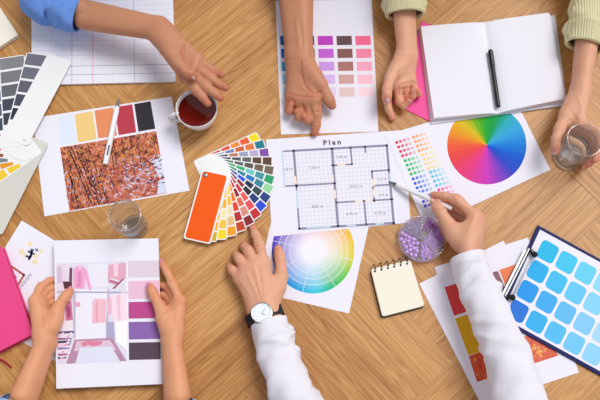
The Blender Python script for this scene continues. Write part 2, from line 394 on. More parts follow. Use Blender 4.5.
m.build('page_ruling', [mat('rule_pale', (190, 196, 222), .6), mat('rule_blue', (128, 142, 172), .6), mat('rule_faintpink', (236, 212, 226), .6), mat('rule_red', (226, 130, 168), .6),
       mat('rule_yellow', (232, 222, 160), .6), mat('rule_teal', (130, 176, 190), .6), mat('rule_cyan', (186, 224, 232), .6)], a)
c = P(-10, 25, 0)
a = thing('notepad', (c.x, c.y, T), 'white notepad corner at the top left edge, above the grey swatch deck', 'notepad')
slab('page_block', a, [(18, 34.6), (-60, 86), (-125, -20), (-30, -38)], .001, .012, CREAM); slab('cover', a, [(18.4, 35.8), (-60, 87), (-125, -20), (-30, -38)], 0, .001, mat('cover_grey', (110, 108, 116), .6))

# --- swatch chart top centre
h = .0006
a = sheet('colour_chart', [(275.5, 1), (371.5, -.5), (378.5, 131.5), (281, 134.5)], h, 'white sheet with columns of blue, purple, brown and pink rectangles under the pointing hand', 'colour chart')
cols = [(280.0, [(20, 100, 180), (0, 120, 220), (80, 170, 222), (150, 205, 235), (190, 225, 240)], 'blue'),
        (298.8, [(70, 80, 84), (100, 112, 112), (140, 150, 150), (180, 188, 188), (212, 216, 216)], 'grey'),
        (317.5, [(190, 52, 190), (196, 92, 214), (204, 152, 232), (216, 186, 242), (228, 212, 244)], 'purple'),
        (336.4, [(96, 66, 68), (134, 82, 78), (170, 112, 104), (206, 162, 154), (226, 198, 196)], 'brown'),
        (355.2, [(244, 104, 144), (244, 132, 162), (248, 166, 190), (250, 192, 210), (250, 216, 226)], 'pink')]
for x, cs, nm in cols:
    for i, c_ in enumerate(cs):
        y = 36+i*12.9; dx = i*.7
        swatch(a, [(x+dx, y), (x+dx+15.2, y-.2), (x+dx+15.7, y+8.9), (x+dx+.5, y+9.2)], h, c_, ('darkest ' if i == 0 else 'palest ' if i == 4 else '')+nm+' rectangle')

# --- wheel sheet (below the plan)
h = .0006; WR = 41.2/500
a = sheet('wheel_print', [(286, 158), (380, 177), (349, 313.5), (255, 291.4)], h, 'white sheet with a pale centred colour wheel, partly under the floor plan', 'colour wheel sheet')
def disc(parent, cx, cy, rx, h, mt, label):
    c = P(cx, cy, h); pts = []
    for i in range(96):
        t = 2*PI*i/96; pts.append(P(cx+rx[0]*math.cos(t), cy-rx[1]*math.sin(t), h).xy)
    mb = MB(); mb.prism(pts, T+h-.00002, T+h+.00012); o = mb.build('colour_wheel', mt, parent, origin=(c.x, c.y, T+h)); o['label'] = label
    return abs(pts[0].x-c.x)
def st(lst):      # list of (math angle degrees, rgb) -> ramp stops over -180..180
    return sorted([((d+180)/360, c) for d, c in lst], key=lambda x: x[0])
WR = abs(P(313+41.2, 250.5, h).x-P(313, 250.5, h).x)
w1 = conic_mat('wheel_pastel', st([(-180, (60, 70, 200)), (-150, (30, 110, 215)), (-115, (40, 165, 230)), (-85, (70, 205, 225)), (-60, (50, 190, 110)), (-35, (120, 205, 70)), (-8, (225, 215, 60)), (25, (245, 190, 50)), (60, (245, 150, 60)), (95, (235, 90, 110)), (125, (190, 60, 170)), (150, (110, 50, 185)), (180, (60, 70, 200))]), pale=True)
disc(a, 313, 250.5, (41.2, 43), h, w1, 'round pastel colour wheel fading to white in the middle')

# --- floor plan
h = .0011
a = sheet('floor_plan_print', [(266, 139.5), (404, 130), (410.5, 222.5), (272, 236.5)], h, 'white sheet with a printed apartment floor plan headed Plan', 'floor plan')
def c4(x, y): return P(275+x/4, 135+y/4, h).xy
m = MB(); z = T+h+.00002
O = [(30, 65), (447, 42), (475, 352), (97, 375)]
for i in range(24):              # faint square grid
    t = i/23; A_ = (75+t*372, 62-t*20); B_ = (97+t*378, 375-t*23); line(m, c4(*A_), c4(*B_), .0006, z, 1)
for i in range(20):
    t = i/19; A_ = (75+t*22, 64+t*311); B_ = (447+t*28, 42+t*310); line(m, c4(*A_), c4(*B_), .0006, z, 1)
for i in range(3): line(m, c4(42+i*12, 64), c4(50+i*12, 204), .0006, z, 1)
for i in range(7): line(m, c4(32+i, 82+i*18), c4(77+i, 80+i*18), .0006, z, 1)
z += .0001
W1 = .0048; W2 = .0036
for (p, q_, w) in (((75, 63), (447, 42), W1), ((75, 63), (86, 205), W1), ((38, 205), (240, 193), W2), ((30, 65), (75, 63), W2), ((228, 55), (252, 363), W1), ((97, 375), (475, 352), W1),
                   ((447, 42), (475, 352), W1), ((228, 122), (308, 117), W2), ((308, 117), (302, 50), W2), ((360, 47), (362, 68), W2), ((387, 145), (455, 140), W2), ((387, 145), (397, 265), W2),
                   ((392, 203), (462, 198), W2), ((247, 270), (470, 257), W2), ((357, 265), (365, 357), W2), ((86, 205), (97, 375), W2)):
    line(m, c4(*p), c4(*q_), w, z, 0)
z += .0001
for (p, q_) in (((30, 65), (38, 205)), ((87, 225), (92, 290)), ((130, 372), (220, 367)), ((290, 363), (320, 361)), ((405, 356), (432, 354)), ((458, 155), (463, 200))): line(m, c4(*p), c4(*q_), .0034, z, 2)
for (p, q_) in (((255, 121), (277, 119)), ((80, 170), (82, 192)), ((229, 163), (231, 183)), ((238, 225), (240, 248)), ((325, 266), (345, 265)), ((366, 263), (384, 262)), ((392, 180), (393, 200)), ((396, 222), (397, 242))): line(m, c4(*p), c4(*q_), .0052, z, 3)
for (x, y, s) in ((52, 137, '1.8 m'), (157, 130, '7.26 m'), (266, 88, '3.05 m'), (322, 206, '19.41 m'), (170, 286, '8.82 m'), (307, 316, '4.75 m'), (420, 312, '5.10 m'), (428, 176, '2.2 m'), (434, 240, '2.4 m')):
    o_ = c4(x, y); text_mesh(s, .0085, o_, math.radians(3), z+.0001, m, 4)
o_ = P(332, 142.6, h); text_mesh('Plan', .0150, o_.xy, math.radians(3.2), z, m, 5, spacing=1.55, bold=.0006)
m.build('floor_plan_drawing', [mat('plan_wall', (138, 136, 162), .6), mat('plan_grid', (205, 205, 216), .6), mat('plan_window', (198, 220, 234), .6), mat('plan_door', (246, 226, 214), .6), mat('plan_label', (140, 140, 152), .6), mat('plan_title', (70, 70, 90), .6)], a)

# --- conic wheel and dots sheet
h = .0016
a = sheet('wheel_and_dots_print', [(385, 135), (514, 97.3), (550.5, 169.6), (425.5, 227.5)], h, 'white sheet with a vivid rainbow disc and small coloured dots, under the open notebook', 'colour wheel sheet')
w2 = conic_mat('wheel_vivid', st([(-180, (236, 91, 56)), (-155, (232, 67, 74)), (-125, (228, 60, 133)), (-95, (203, 58, 184)), (-75, (144, 60, 194)), (-52, (45, 69, 194)), (-25, (10, 89, 205)), (0, (16, 124, 217)), (28, (52, 164, 223)), (48, (45, 173, 188)), (66, (12, 155, 78)), (92, (34, 168, 41)), (112, (111, 179, 23)), (132, (217, 188, 30)), (155, (234, 153, 36)), (180, (236, 91, 56))]), faces=28)
disc(a, 486.8, 145, (39.6, 39.4), h, w2, 'round rainbow disc')
for (x, y, c_, rows, nm) in ((396.7, 142.5, (222, 50, 84), 4, 'red'), (413.4, 137.2, (244, 160, 96), 4, 'orange'), (405.3, 160.7, (40, 180, 84), 4, 'green'), (422.3, 155, (246, 214, 130), 4, 'yellow'),
                             (413.2, 178.9, (40, 96, 214), 4, 'blue'), (430.6, 172.2, (84, 196, 232), 4, 'sky blue'), (421.5, 197, (74, 70, 205), 3, 'violet'), (438.8, 190, (240, 70, 150), 4, 'pink')):
    m = MB(); mats = []
    for i in range(4):
        f = i*.24; cc = tuple(int(c_[k]*(1-f)+238*f) for k in range(3)); mats.append(mat('ink_%d_%d_%d' % cc, cc, .5, spec=.25))
        for j in range(rows):
            X = x+3.85*i+1.95*j; Y = y-1.15*i+4.45*j
            m.prism([P(X+1.5*math.cos(2*PI*k/8-.28)*(1.28 if k % 2 else 1), Y+1.5*math.sin(2*PI*k/8-.28)*(1.28 if k % 2 else 1), h).xy for k in range(8)], T+h-.00002, T+h+.00012, i)
    m.build('dot_grid', mats, a)['label'] = nm+' dots fading to the right'

# --- logo sheet
h = .0006
a = sheet('logo_print', [(21.6, 220.5), (146, 296), (92, 383), (-33, 309)], h, 'white sheet with a small dark blue emblem and slanted lettering, under the pink book', 'printed sheet')
m = MB(); z = T+h+.00002
for x, y, r in ((21.5, 251.5, 3), (30, 244.2, 2.6), (35, 262, 2.8), (41, 251.2, 2.2), (25, 256, 2.2), (36, 256, 2.4)):
    m.prism([P(x+r*math.cos(2*PI*k/14), y+r*math.sin(2*PI*k/14), h).xy for k in range(14)], z, z+.0001, 0)
for x0, y0, x1, y1, w in ((29, 258.5, 33, 250, .004), (28.5, 251.5, 34, 254, .0035), (31, 249.5, 31.5, 255, .003), (26.5, 256, 30, 257.5, .0035), (29, 259.5, 31.5, 256, .003), (35.5, 249, 38, 251, .002), (36, 251, 37.5, 248.8, .0015)):
    line(m, P(x0, y0, h).xy, P(x1, y1, h).xy, w, z+.00012, 1)
m.build('emblem', [mat('ink_sand', (240, 224, 184), .6), mat('ink_navy', (52, 54, 92), .6)], a)['label'] = 'dark blue emblem on pale yellow spots'
m = MB(); fr = [(11.5, 266.5), (24, 275), (17, 286.5), (4, 278)]
for i in range(4): line(m, P(*fr[i], h).xy, P(*fr[(i+1) % 4], h).xy, .0042, z, 0)
line(m, P(12, 271, h).xy, P(13.5, 272, h).xy, .003, z, 1); line(m, P(15, 276, h).xy, P(16, 277, h).xy, .003, z, 1)
m.build('printed_frame', [mat('ink_frame', (170, 96, 80), .6), mat('ink_navy', (52, 54, 92), .6)], a)['label'] = 'brown square frame'
m = MB(); text_mesh('DESIGN', .0100, P(25, 281.5, h).xy, math.radians(55), z, m, 0, spacing=1.1, bold=.0002); m.build('lettering', mat('ink_violetgrey', (150, 148, 180), .6), a)
m = MB(); line(m, P(38.2, 282.5, h).xy, P(40.6, 286.5, h).xy, .002, z, 0); m.build('printed_stroke', mat('ink_blue', (60, 80, 180), .6), a)

# --- two sheets bottom right
h = .0006
sheet('blank_print', [(419.4, 283.7), (503.5, 240.5), (571, 366), (487, 416)], h, 'white sheet peeking out left of the red and yellow palette sheet', 'sheet of paper')
h = .0011
a = sheet('fiery_palette_print', [(434.5, 267), (528, 237.5), (579, 372.4), (481, 405)], h, 'white sheet with red, yellow and orange swatches under the white sleeve', 'printed sheet')
swatch(a, [(444.5, 287.2), (466, 280.5), (476, 308.5), (454, 315.8)], h, (222, 66, 66), 'red swatch')
swatch(a, [(455, 318.6), (477, 311.3), (490, 349), (468.4, 355.3)], h, (226, 172, 24), 'golden yellow swatch')
swatch(a, [(487, 273), (498, 271), (507, 292), (497, 298)], h, (136, 88, 102), 'mauve swatch')
swatch(a, [(499.3, 269.8), (518, 263.5), (529, 288), (509, 295.5)], h, (232, 124, 76), 'orange swatch')
m = MB(); m.prism(quad([(468.6, 356), (543, 330), (558.5, 355.5), (477, 382)], h), T+h-.00002, T+h+.00012); m.build('printed_photo', autumn_mat('fiery_print', .7, True), a)['label'] = 'photo of fiery red and yellow leaves'

# ------------------------------------------------------------------ clipboard
c = P(590, 300, 0); a = thing('clipboard', (c.x, c.y, T), 'dark blue clipboard with a steel wire clip holding a sheet of blue squares', 'clipboard')
NAVY = mat('navy_board', (20, 26, 92), .55, spec=.2)
slab('board', a, [(538, 225), (684, 305), (640, 397.5), (495.5, 317.5)], .0013, .0052, NAVY, bevel=.0008)
hb = .0052; h = .0058
s = sheet('blue_palette_print', [(540, 229.6), (678, 304.5), (637, 391.5), (500.5, 316.2)], h, 'white sheet of rounded blue squares clamped in the dark blue clipboard', 'colour chart')
for j in range(4):
    for i in range(7):
        X = 547.7+18.8*i-10*j; Y = 251.8+10.7*i+19.85*j
        f = min(1, i/5.2); base = [(0, 182, 230), (0, 170, 232), (0, 148, 230), (8, 112, 212)][j]; pale = [(212, 234, 250), (206, 232, 250), (200, 230, 250), (190, 226, 250)][j]
        if j == 3 and i > 0: f = min(1, (i-.2)/5.5); base = (0, 160, 232)
        cc = tuple(int(lerp(base[k], pale[k], f**.8)) for k in range(3)); pts = []
        ax = Vector((.87, .495)); ay = Vector((-.45, .893)); hw = 9.5; r = 4.0
        for (sx, sy) in ((1, 1), (-1, 1), (-1, -1), (1, -1)):
            for t in (0, 30, 60, 90):
                t0 = {(1, 1): 0, (-1, 1): 90, (-1, -1): 180, (1, -1): 270}[(sx, sy)]; th = math.radians(t0+t)
                l = ax*(sx*(hw-r)+r*math.cos(th))+ay*(sy*(hw-r)+r*math.sin(th)); pts.append((X+l.x, Y+l.y))
        swatch(s, pts, h, cc, None, 'blue_square')
m = MB(); pA = P(529, 248.5, .012); pB = P(505, 296, .012)
m.tube([pA, pB], .0030, 12); d_ = (pB-pA).normalized()
off = Vector((-.006, -.003, 0))
m.box((pA+pB)/2+off*1.0-Vector((0, 0, .0035)), (pB-pA).length/2, .0030, .0018, 0, Matrix.Rotation(math.atan2(d_.y, d_.x), 3, 'Z'))
cbar = m.build('clip_bar', STEEL, a, smooth=False)
m = MB(); w0 = P(534.6, 254.5, .014); w1_ = P(512.5, 297.5, .014)
m.tube([pA+Vector((0, 0, .002)), lerp(pA, w0, .6)+Vector((0, 0, .004)), w0, w1_, lerp(pB, w1_, .6)+Vector((0, 0, .003)), pB+Vector((0, 0, .001))], .0012, 8); m.build('clip_wire', STEEL, cbar, smooth=True)
for p, q_ in ((w0, pA), (w1_, pB)):
    m = MB(); m.tube([p+(p-q_)*.15, lerp(p, q_, .75)], [.0050, .0040], 12); m.ball(p, .0062); m.build('clip_cap', BLACK, cbar, smooth=True)

# ------------------------------------------------------------------ open notebook, pink pad, pens
c = P(495, 65, 0); a = thing('open_notebook', (c.x, c.y, T), 'thick open notebook with blank white pages and a black pen in its fold', 'notebook')
slab('cover', a, [(418.2, 28.5), (487, 21.5), (555.2, 15), (567.5, 105), (500, 114.8), (431, 124.3)], .0022, .0042, mat('cover_white', (214, 214, 222), .5))
def page_block(name, TL, TR, BR, BL, gut, n=14):
    mb = MB(); vs = []; fs = []
    H1 = .019
    for i in range(n+1):
        u = i/n; d = (1-u) if gut == 'R' else u          # 0 at the gutter
        hh = H1 - .009*math.exp(-d*9) - .0015*d
        for (A_, B_) in ((TL, TR), (BL, BR)):
            p = P(lerp(A_[0], B_[0], u), lerp(A_[1], B_[1], u), H1); vs += [Vector((p.x, p.y, T+hh)), Vector((p.x, p.y, T+.0043))]
    for i in range(n):
        k = 4*i; fs += [[k, k+2, k+6, k+4], [k+1, k+5, k+7, k+3], [k, k+4, k+5, k+1], [k+2, k+3, k+7, k+6]]
    fs += [[0, 1, 3, 2], [4*n, 4*n+2, 4*n+3, 4*n+1]]
    # the stack leans outwards a little so that the page edges show
    side = -1 if gut == 'R' else 1
    for i, v in enumerate(vs):
        if i % 2 == 1:
            u = (i//4)/n; d = (1-u) if gut == 'R' else u; v.x += side*.0035*d; v.y -= 0
    mb.add(vs, fs); return mb.build(name, PAPERW, a)
page_block('left_pages', (421, 26), (485.3, 21), (499, 112), (434, 117.5), 'R')
page_block('right_pages', (485.3, 21), (549, 12.3), (565, 98.5), (499, 112), 'L')
m = MB()
for k in range(4): m.prism([P(x, y, .019).xy for x, y in ((549+k*.9, 13+k*.6), (550.2+k*.9, 13.4+k*.6), (566+k*.3, 99+k*.6), (565, 98.5+k*.6))], T+.0044, T+.0165-k*.002)
m.build('page_edges', mat('paper_edge', (222, 222, 230), .8), a)
c = P(425, 70, 0); slabq = [(422, 21), (392.5, 103), (434, 123.5), (466, 41)]
a = thing('pink_notebook', (c.x, c.y, T), 'thin bright pink notebook sticking out from under the open white notebook', 'notebook')
slab('cover', a, slabq, 0, .0021, mat('pink_cover', (238, 66, 152), .5))
m = MB(); q_ = quad(slabq, .0008); cen = sum(q_, Vector((0, 0)))/4
m.prism([cen+(p-cen)*1.004 for p in q_], T+.0002, T+.0007); m.build('pages', mat('plum_edge', (120, 40, 90), .6), a)

def pen(name, p0, p1, r, label, body, tipm, clip=None, kind='plain'):
    p0 = J(p0); p1 = J(p1); d = (p1-p0).normalized(); L = (p1-p0).length
    c0 = (p0+p1)/2
    a = thing(name, (c0.x, c0.y, min(p0.z, p1.z)-r), label, 'pen')
    up = (Vector((0, 0, 1))-d*d.z).normalized(); sd = d.cross(up)
    if kind == 'marker':
        m = MB(); m.tube([p0, p0+d*.002, p0+d*L*.72], [r*.7, r, r], 20); m.build('barrel', body, a, smooth=False)
        m = MB(); m.tube([p0+d*L*.70, p0+d*L*.705, p1-d*.003, p1], [r, r*1.15, r*1.12, r*.7], 20); capo = m.build('cap', body, a, smooth=False)
        m = MB(); cc = p0+d*L*.83+up*r*1.2; rot = Matrix((d, sd, up)).transposed(); m.box(cc, L*.12, r*.28, .0007, 0, rot); m.build('pocket_clip', body, capo)
    else:
        m = MB(); m.tube([p0+d*L*.13, p0+d*L*.2, p1-d*.008], [r*.8, r, r], 20); m.build('barrel', body, a, smooth=False)
        m = MB(); m.tube([p0, p0+d*.002, p0+d*L*.05, p0+d*L*.13], [.0005, .0009, r*.42, r*.8], 16); m.build('pen_tip', tipm, a, smooth=False)
        m = MB(); m.tube([p1-d*.008, p1-d*.001, p1], [r*.92, r*.92, r*.6], 16); m.build('end_cap', clip or tipm, a, smooth=False)
    return a, p0, p1, d, up, sd, L
pen('black_pen', (498.4, 107.3, 19.5), (490.2, 49.8, 19.5), .0047, 'black capped pen lying in the fold of the open notebook', BLACK, BLACK, kind='marker')
SILV = mat('pen_silver', (150, 150, 156), .3, metal=.8)
A_, p0, p1, d, up, sd, L = pen('white_pen', (119, 98.5, 6.5), (105.2, 164.5, 6.5), .0058, 'white ballpoint pen lying on the autumn forest sheet', WHITEPL, SILV, WHITEPL)
rot = Matrix((d, sd, up)).transposed(); m = MB(); m.box(p1-d*.03+up*.0062-sd*.002, .011, .0012, .0004, 0, rot); m.build('printed_mark', mat('ink_black', (40, 40, 46), .5), A_.children[0])
pen('drawing_pen', (388.5, 181.3, 3), (452, 208.8, 46), .0050, 'white pen held in the hand, its tip on the floor plan', WHITEPL, mat('pen_grey', (120, 122, 128), .3, metal=.6), WHITEPL)

# ------------------------------------------------------------------ cup of tea
c = P(196.5, 107.8, .062); c = Vector((c.x, c.y, T+.0012)); c.x += 0
POR = mat('porcelain', (236, 236, 238), .15, coat=.3)
a = thing('tea_cup', (c.x, c.y, T+.0), 'white porcelain cup of red tea under the open palm', 'cup')
c.z = T
m = MB(); m.lathe(c, [(0, .002), (.020, .002), (.022, 0), (.024, 0), (.025, .004), (.033, .018), (.0395, .040), (.0425, .062), (.0418, .0635), (.0405, .062), (.0375, .042), (.031, .022), (.020, .008), (0, .006)], 64); m.build('cup_body', POR, a, smooth=True)
m = MB(); m.lathe(c, [(0, .050), (.0385, .050), (.0388, .051)], 64); m.build('tea', mat('tea_red', (104, 16, 10), .06, spec=.5), a, smooth=True)
hd = Vector((-.97, -.22, 0)).normalized(); pts = []
for t in np.linspace(-80, 80, 13):
    th = math.radians(t); pts.append(c+Vector((0, 0, .036))+hd*(.0365+.023*math.cos(th))+Vector((0, 0, .019*math.sin(th))))
pts = [c+Vector((0, 0, .016))+hd*.030]+pts+[c+Vector((0, 0, .054))+hd*.039]
m = MB(); m.tube(pts, .0042, 12); m.build('handle', POR, a, smooth=True)

# ------------------------------------------------------------------ drinking glasses
GLS = clear_mat('clear_glass', (255, 255, 255), 1.0, haze=.05, hazecol=(250, 250, 248), rough=.12); WAT = clear_mat('water', (255, 255, 255), .5, 1.33, rough=.05)  # slight white haze put into the glass colour in place of bright light
RIM = mat('solid_glass', (250, 252, 252), .02)
RIM.node_tree.nodes['Principled BSDF'].inputs['Transmission Weight'].default_value = 1
def glass(px, py, rb, rt, H, label, wl):
    c = P(px, py, 0); a = thing('drinking_glass', c, label, 'glass')
    th = .0018
    m = MB(); m.lathe(c, [(0, .0002), (rb*.85, .0), (rb, .002), (lerp(rb, rt, .5), H*.5), (rt, H-.001), (rt-th*.5, H), (rt-th, H-.001), (lerp(rb, rt, .5)-th, H*.5), (rb-th*1.2, .012), (rb*.7, .009), (0, .008)], 64)
    m.build('tumbler', GLS, a, smooth=True)
    m = MB(); m.tube([c+Vector(((rt-.0009)*math.cos(2*PI*k/64), (rt-.0009)*math.sin(2*PI*k/64), H)) for k in range(65)], .0013, 10, cap=False); m.build('rim', RIM, a, smooth=True)
    m = MB(); m.tube([c+Vector(((rb-.0032)*math.cos(2*PI*k/64), (rb-.0032)*math.sin(2*PI*k/64), .0042)) for k in range(65)], .0022, 10, cap=False); m.build('base_ring', RIM, a, smooth=True)
    m = MB(); rw = lerp(rb, rt, wl)-th-.0003; m.lathe(c, [(0, .0084), (rb*.7, .0094), (rb-th*1.3-.0003, .0125), (rw, H*wl), (0, H*wl-.0002)], 64); m.build('water', WAT, a, smooth=False)
    return c
glass(135.3, 227.5, .0268, .0315, .095, 'clear tumbler of water standing alone between the autumn sheet and the wardrobe sheet', .55)
G = glass(566.5, 157.5, .0300, .0345, .105, 'clear tumbler of water gripped by the hand in a yellow cuff', .5)

# ------------------------------------------------------------------ spiral notepad
NP = [(371, 269), (410.3, 259.8), (424.6, 305.6), (382.6, 316.4)]
c = P(398, 288, 0); a = thing('spiral_notepad', (c.x, c.y, T), 'small cream spiral notepad with black wire rings', 'notepad')
def rounded(pts, r, h, n=4):
    out = []; k = len(pts)
    for i in range(k):
        p = Vector(pts[i]); a_ = (Vector(pts[i-1])-p).normalized(); b_ = (Vector(pts[(i+1) % k])-p).normalized()
        for j in range(n+1):
            t = j/n; q0 = p+a_*r; q1 = p+b_*r; out.append(tuple(q0*(1-t)**2+p*2*t*(1-t)+q1*t*t))
    return [P(x, y, h).xy for x, y in out]
m = MB(); m.prism(rounded(NP, 3, .013), T+.0016, T+.013); m.build('pages', CREAM, a)
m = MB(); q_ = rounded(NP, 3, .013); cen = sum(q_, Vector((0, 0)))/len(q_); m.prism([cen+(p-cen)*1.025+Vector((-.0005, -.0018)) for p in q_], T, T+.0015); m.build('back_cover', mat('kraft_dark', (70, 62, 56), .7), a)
for i in range(6):
    t = (i+.38)/6.0+.02; x = lerp(NP[0][0], NP[1][0], t*.98+.01); y = lerp(NP[0][1], NP[1][1], t)
    b0 = P(x+.4, y+3.0, .013); dr = P(x-1.2, y-4.6, .013)-P(x, y, .013); dr.z = 0; dr.normalize(); pts = []
    cc = P(x, y, .0075)
    for k in range(13):
        th = math.radians(-35+k*250/12); pts.append(cc+dr*.0068*(-math.cos(th))*-1*-1+Vector((0, 0, .0075*math.sin(th))) + dr*.001)
    for off in (-.0011, .0011):
        pass
    m = MB()
    sdv = Vector((dr.y, -dr.x, 0))
    for off in (-.0011, .0011): m.tube([p+sdv*off for p in pts], .0007, 6)
    m.tube([b0+Vector((0, 0, .0001)), b0+Vector((0, 0, .0004))], .0022, 10)
    m.build('wire_ring', DARKSTEEL, a, smooth=True)

# ------------------------------------------------------------------ pink book on the left
PK = [(1.5, 246), (33.5, 334), (-92, 398), (-128, 302)]
c = P(-30, 320, 0); a = thing('pink_book', (c.x, c.y, T), 'thick closed pink book at the left edge with a red ribbon', 'book')
PKM = mat('pink_book_cover', (232, 66, 134), .55, bump=.2, bscale=900)
slab('front_cover', a, PK, .0175, .020, PKM, bevel=.0008)
q_ = quad(PK, .020); cen = sum(q_, Vector((0, 0)))/4
m = MB(); m.prism([cen+(p-cen)*.985 for p in q_], T+.0031, T+.0174); m.build('page_block', mat('paper_edge_pink', (196, 60, 110), .8), a)
m = MB(); m.prism(q_, T+.0007, T+.0030); m.build('back_cover', PKM, a)
m = MB(); pr = [P(-8, 357, .006), P(2, 360, .005), P(7, 363.5, .003), P(11.5, 368, .0015)]; m.tube(pr, .0018, 8); m.build('ribbon_marker', mat('ribbon_red', (170, 20, 50), .6), a, smooth=True)

# ------------------------------------------------------------------ fan decks
WHC = mat('deck_white', (240, 240, 240), .5)
def strip_pts(piv, ang, Lf, wide, narrow, back, cr=.006):
    d = Vector((math.cos(ang), math.sin(ang))); n = Vector((-d.y, d.x))
    raw = [(-back, wide), (-back, -narrow), (Lf, -narrow), (Lf, wide)]
    out = []
    for i in range(4):
        p = Vector(raw[i]); a_ = (Vector(raw[i-1])-p).normalized(); b_ = (Vector(raw[(i+1) % 4])-p).normalized()
        for j in range(5):
            t = j/4; q = (p+a_*cr)*(1-t)**2+p*2*t*(1-t)+(p+b_*cr)*t*t; out.append(piv+d*q.x+n*q.y)
    return out, d, n
def strip(parent, piv, ang, z, th, dims, colours, name='colour_strip', base=None, label=None, cellgap=.0035, r0=.022, border=.0022):
    Lf, wide, narrow, back = dims
    pts, d, n = strip_pts(piv, ang, *dims)
    o_ = MB(); o_.prism(pts, z, z+th, 0); mats = [base or WHC]
    if colours:
        k = len(colours); cl = (Lf-r0)/k
        for i, cc in enumerate(colours):      # colours run from the outer end inwards
            x1 = Lf-border-i*cl; x0 = x1-cl+cellgap
            q = [piv+d*x0+n*(-narrow+border), piv+d*x1+n*(-narrow+border), piv+d*x1+n*(wide-border), piv+d*x0+n*(wide-border)]
            o_.prism(q, z+th-.00001, z+th+.00006, len(mats)); mats.append(mat('ink_%d_%d_%d' % cc, cc, .45, spec=.3))
    ob = o_.build(name, mats, parent)
    if label: ob['label'] = label
    return ob
def shade(c, f):
    return tuple(int(min(255, max(0, x*(1-f)+ (255*f if f > 0 else 0)))) if f >= 0 else int(x*(1+f)) for x in c)
# colourful deck
h = .013; pv = P(205.8, 175.2, h); piv = pv.xy
u_ = (P(300, 175, h)-P(200, 175, h)).x/100
a = thing('colour_fan_deck', (pv.x, pv.y, T), 'fanned rainbow swatch deck with an orange top card beside the floor plan', 'colour swatch deck')
fan = [  # outermost colour first, from the top (yellow) round to the orange card
 [(250, 222, 10), (240, 92, 36), (240, 140, 44), (226, 72, 44), (214, 60, 60), (150, 60, 60)],
 [(0, 122, 138), (230, 120, 60), (200, 96, 50), (120, 130, 180), (170, 190, 200), (80, 80, 120)],
 [(126, 74, 164), (184, 170, 206), (150, 160, 190), (190, 120, 90), (70, 70, 90), (40, 40, 60)],
 [(196, 190, 196), (110, 80, 60), (150, 140, 150), (90, 90, 100), (60, 64, 80), (60, 70, 90)],
 [(88, 56, 38), (88, 58, 44), (104, 92, 92), (80, 84, 96), (58, 62, 70), (70, 76, 90)],
 [(100, 108, 118), (84, 80, 76), (98, 98, 96), (66, 72, 78), (72, 82, 84), (50, 60, 66)],
 [(112, 98, 78), (110, 92, 72), (88, 84, 76), (90, 96, 96), (80, 100, 100), (70, 90, 90)],
 [(150, 162, 170), (60, 110, 130), (90, 170, 176), (60, 160, 120), (40, 140, 90), (40, 120, 80)],
 [(24, 160, 100), (60, 150, 160), (100, 200, 196), (40, 180, 110), (20, 160, 80), (20, 130, 70)],
 [(150, 214, 160), (50, 130, 150), (20, 120, 190), (30, 130, 160), (20, 150, 110), (30, 140, 90)],
 [(52, 84, 56), (30, 80, 120), (60, 180, 230), (20, 70, 190), (30, 90, 210), (20, 80, 170)],
 [(24, 58, 130), (44, 66, 70), (26, 34, 66), (24, 80, 220), (40, 60, 160), (40, 50, 120)],
 [(24, 70, 214), (28, 52, 122), (24, 26, 36), (150, 26, 50), (120, 30, 90), (90, 30, 90)],
 [(196, 26, 42), (232, 72, 84), (236, 90, 84), (210, 30, 46), (200, 30, 60), (180, 30, 60)],
 [(214, 30, 38), (150, 24, 34), (196, 40, 44), (200, 24, 36), (220, 40, 40), (220, 60, 40)],
 [(132, 24, 34), (218, 140, 120), (226, 100, 70), (150, 28, 38), (190, 40, 30), (200, 60, 30)],
 [(196, 62, 30), (180, 30, 34), (230, 60, 40), (240, 120, 20), (240, 150, 40), (230, 160, 30)],
 [(238, 110, 26), (240, 130, 40), (210, 150, 120), (244, 150, 30), (246, 190, 40), (246, 200, 60)],
 [(244, 160, 28), (226, 190, 130), (236, 220, 180), (250, 190, 30), (250, 200, 50), (250, 210, 70)],
 [(250, 216, 20), (246, 196, 66), (244, 230, 170), (240, 180, 30), (244, 200, 60), (250, 220, 90)],
 [(236, 226, 180), (226, 206, 160), (246, 214, 90), (238, 176, 30), (244, 210, 90), (244, 220, 120)],
 [(206, 170, 30), (240, 180, 50), (236, 190, 110), (228, 190, 100), (236, 200, 100), (244, 210, 90)],
 [(168, 140, 30), (224, 170, 70), (230, 170, 60), (210, 160, 60), (230, 190, 90), (240, 200, 80)]]
fan = [fan[q] for q in (0, 1, 2, 4, 6, 8, 9, 11, 12, 13, 15, 16, 18, 19, 21)]
nS = len(fan); dims = (66.5*u_, 21.5*u_, 5*u_, 5*u_)
for i, cs in enumerate(fan):
    ang = math.radians(26.7-(i/(nS-1))*124)
    strip(a, piv, ang, T+.0006+i*.0008, .0006, dims, cs[:5], cellgap=.0030, r0=.030)
strip(a, piv, math.radians(-102.8), T+.0128, .0008, (67.5*u_, 22.5*u_, 5*u_, 5*u_), None, 'top_card', label='orange top card')
pts, d, n = strip_pts(piv, math.radians(-102.8), 66.3*u_, 21.0*u_, 3.6*u_, 3.7*u_, cr=.005)
m = MB(); m.prism(pts, T+.0136, T+.01375); m.build('orange_field', mat('ink_orange_card', (242, 90, 0), .5, spec=.2), a)
m = MB(); m.lathe((piv.x, piv.y, T+.0137), [(0, 0), (.0048, 0), (.0046, .0012), (.0025, .0022), (0, .0024)], 24); m.build('rivet', STEEL, a, smooth=True)
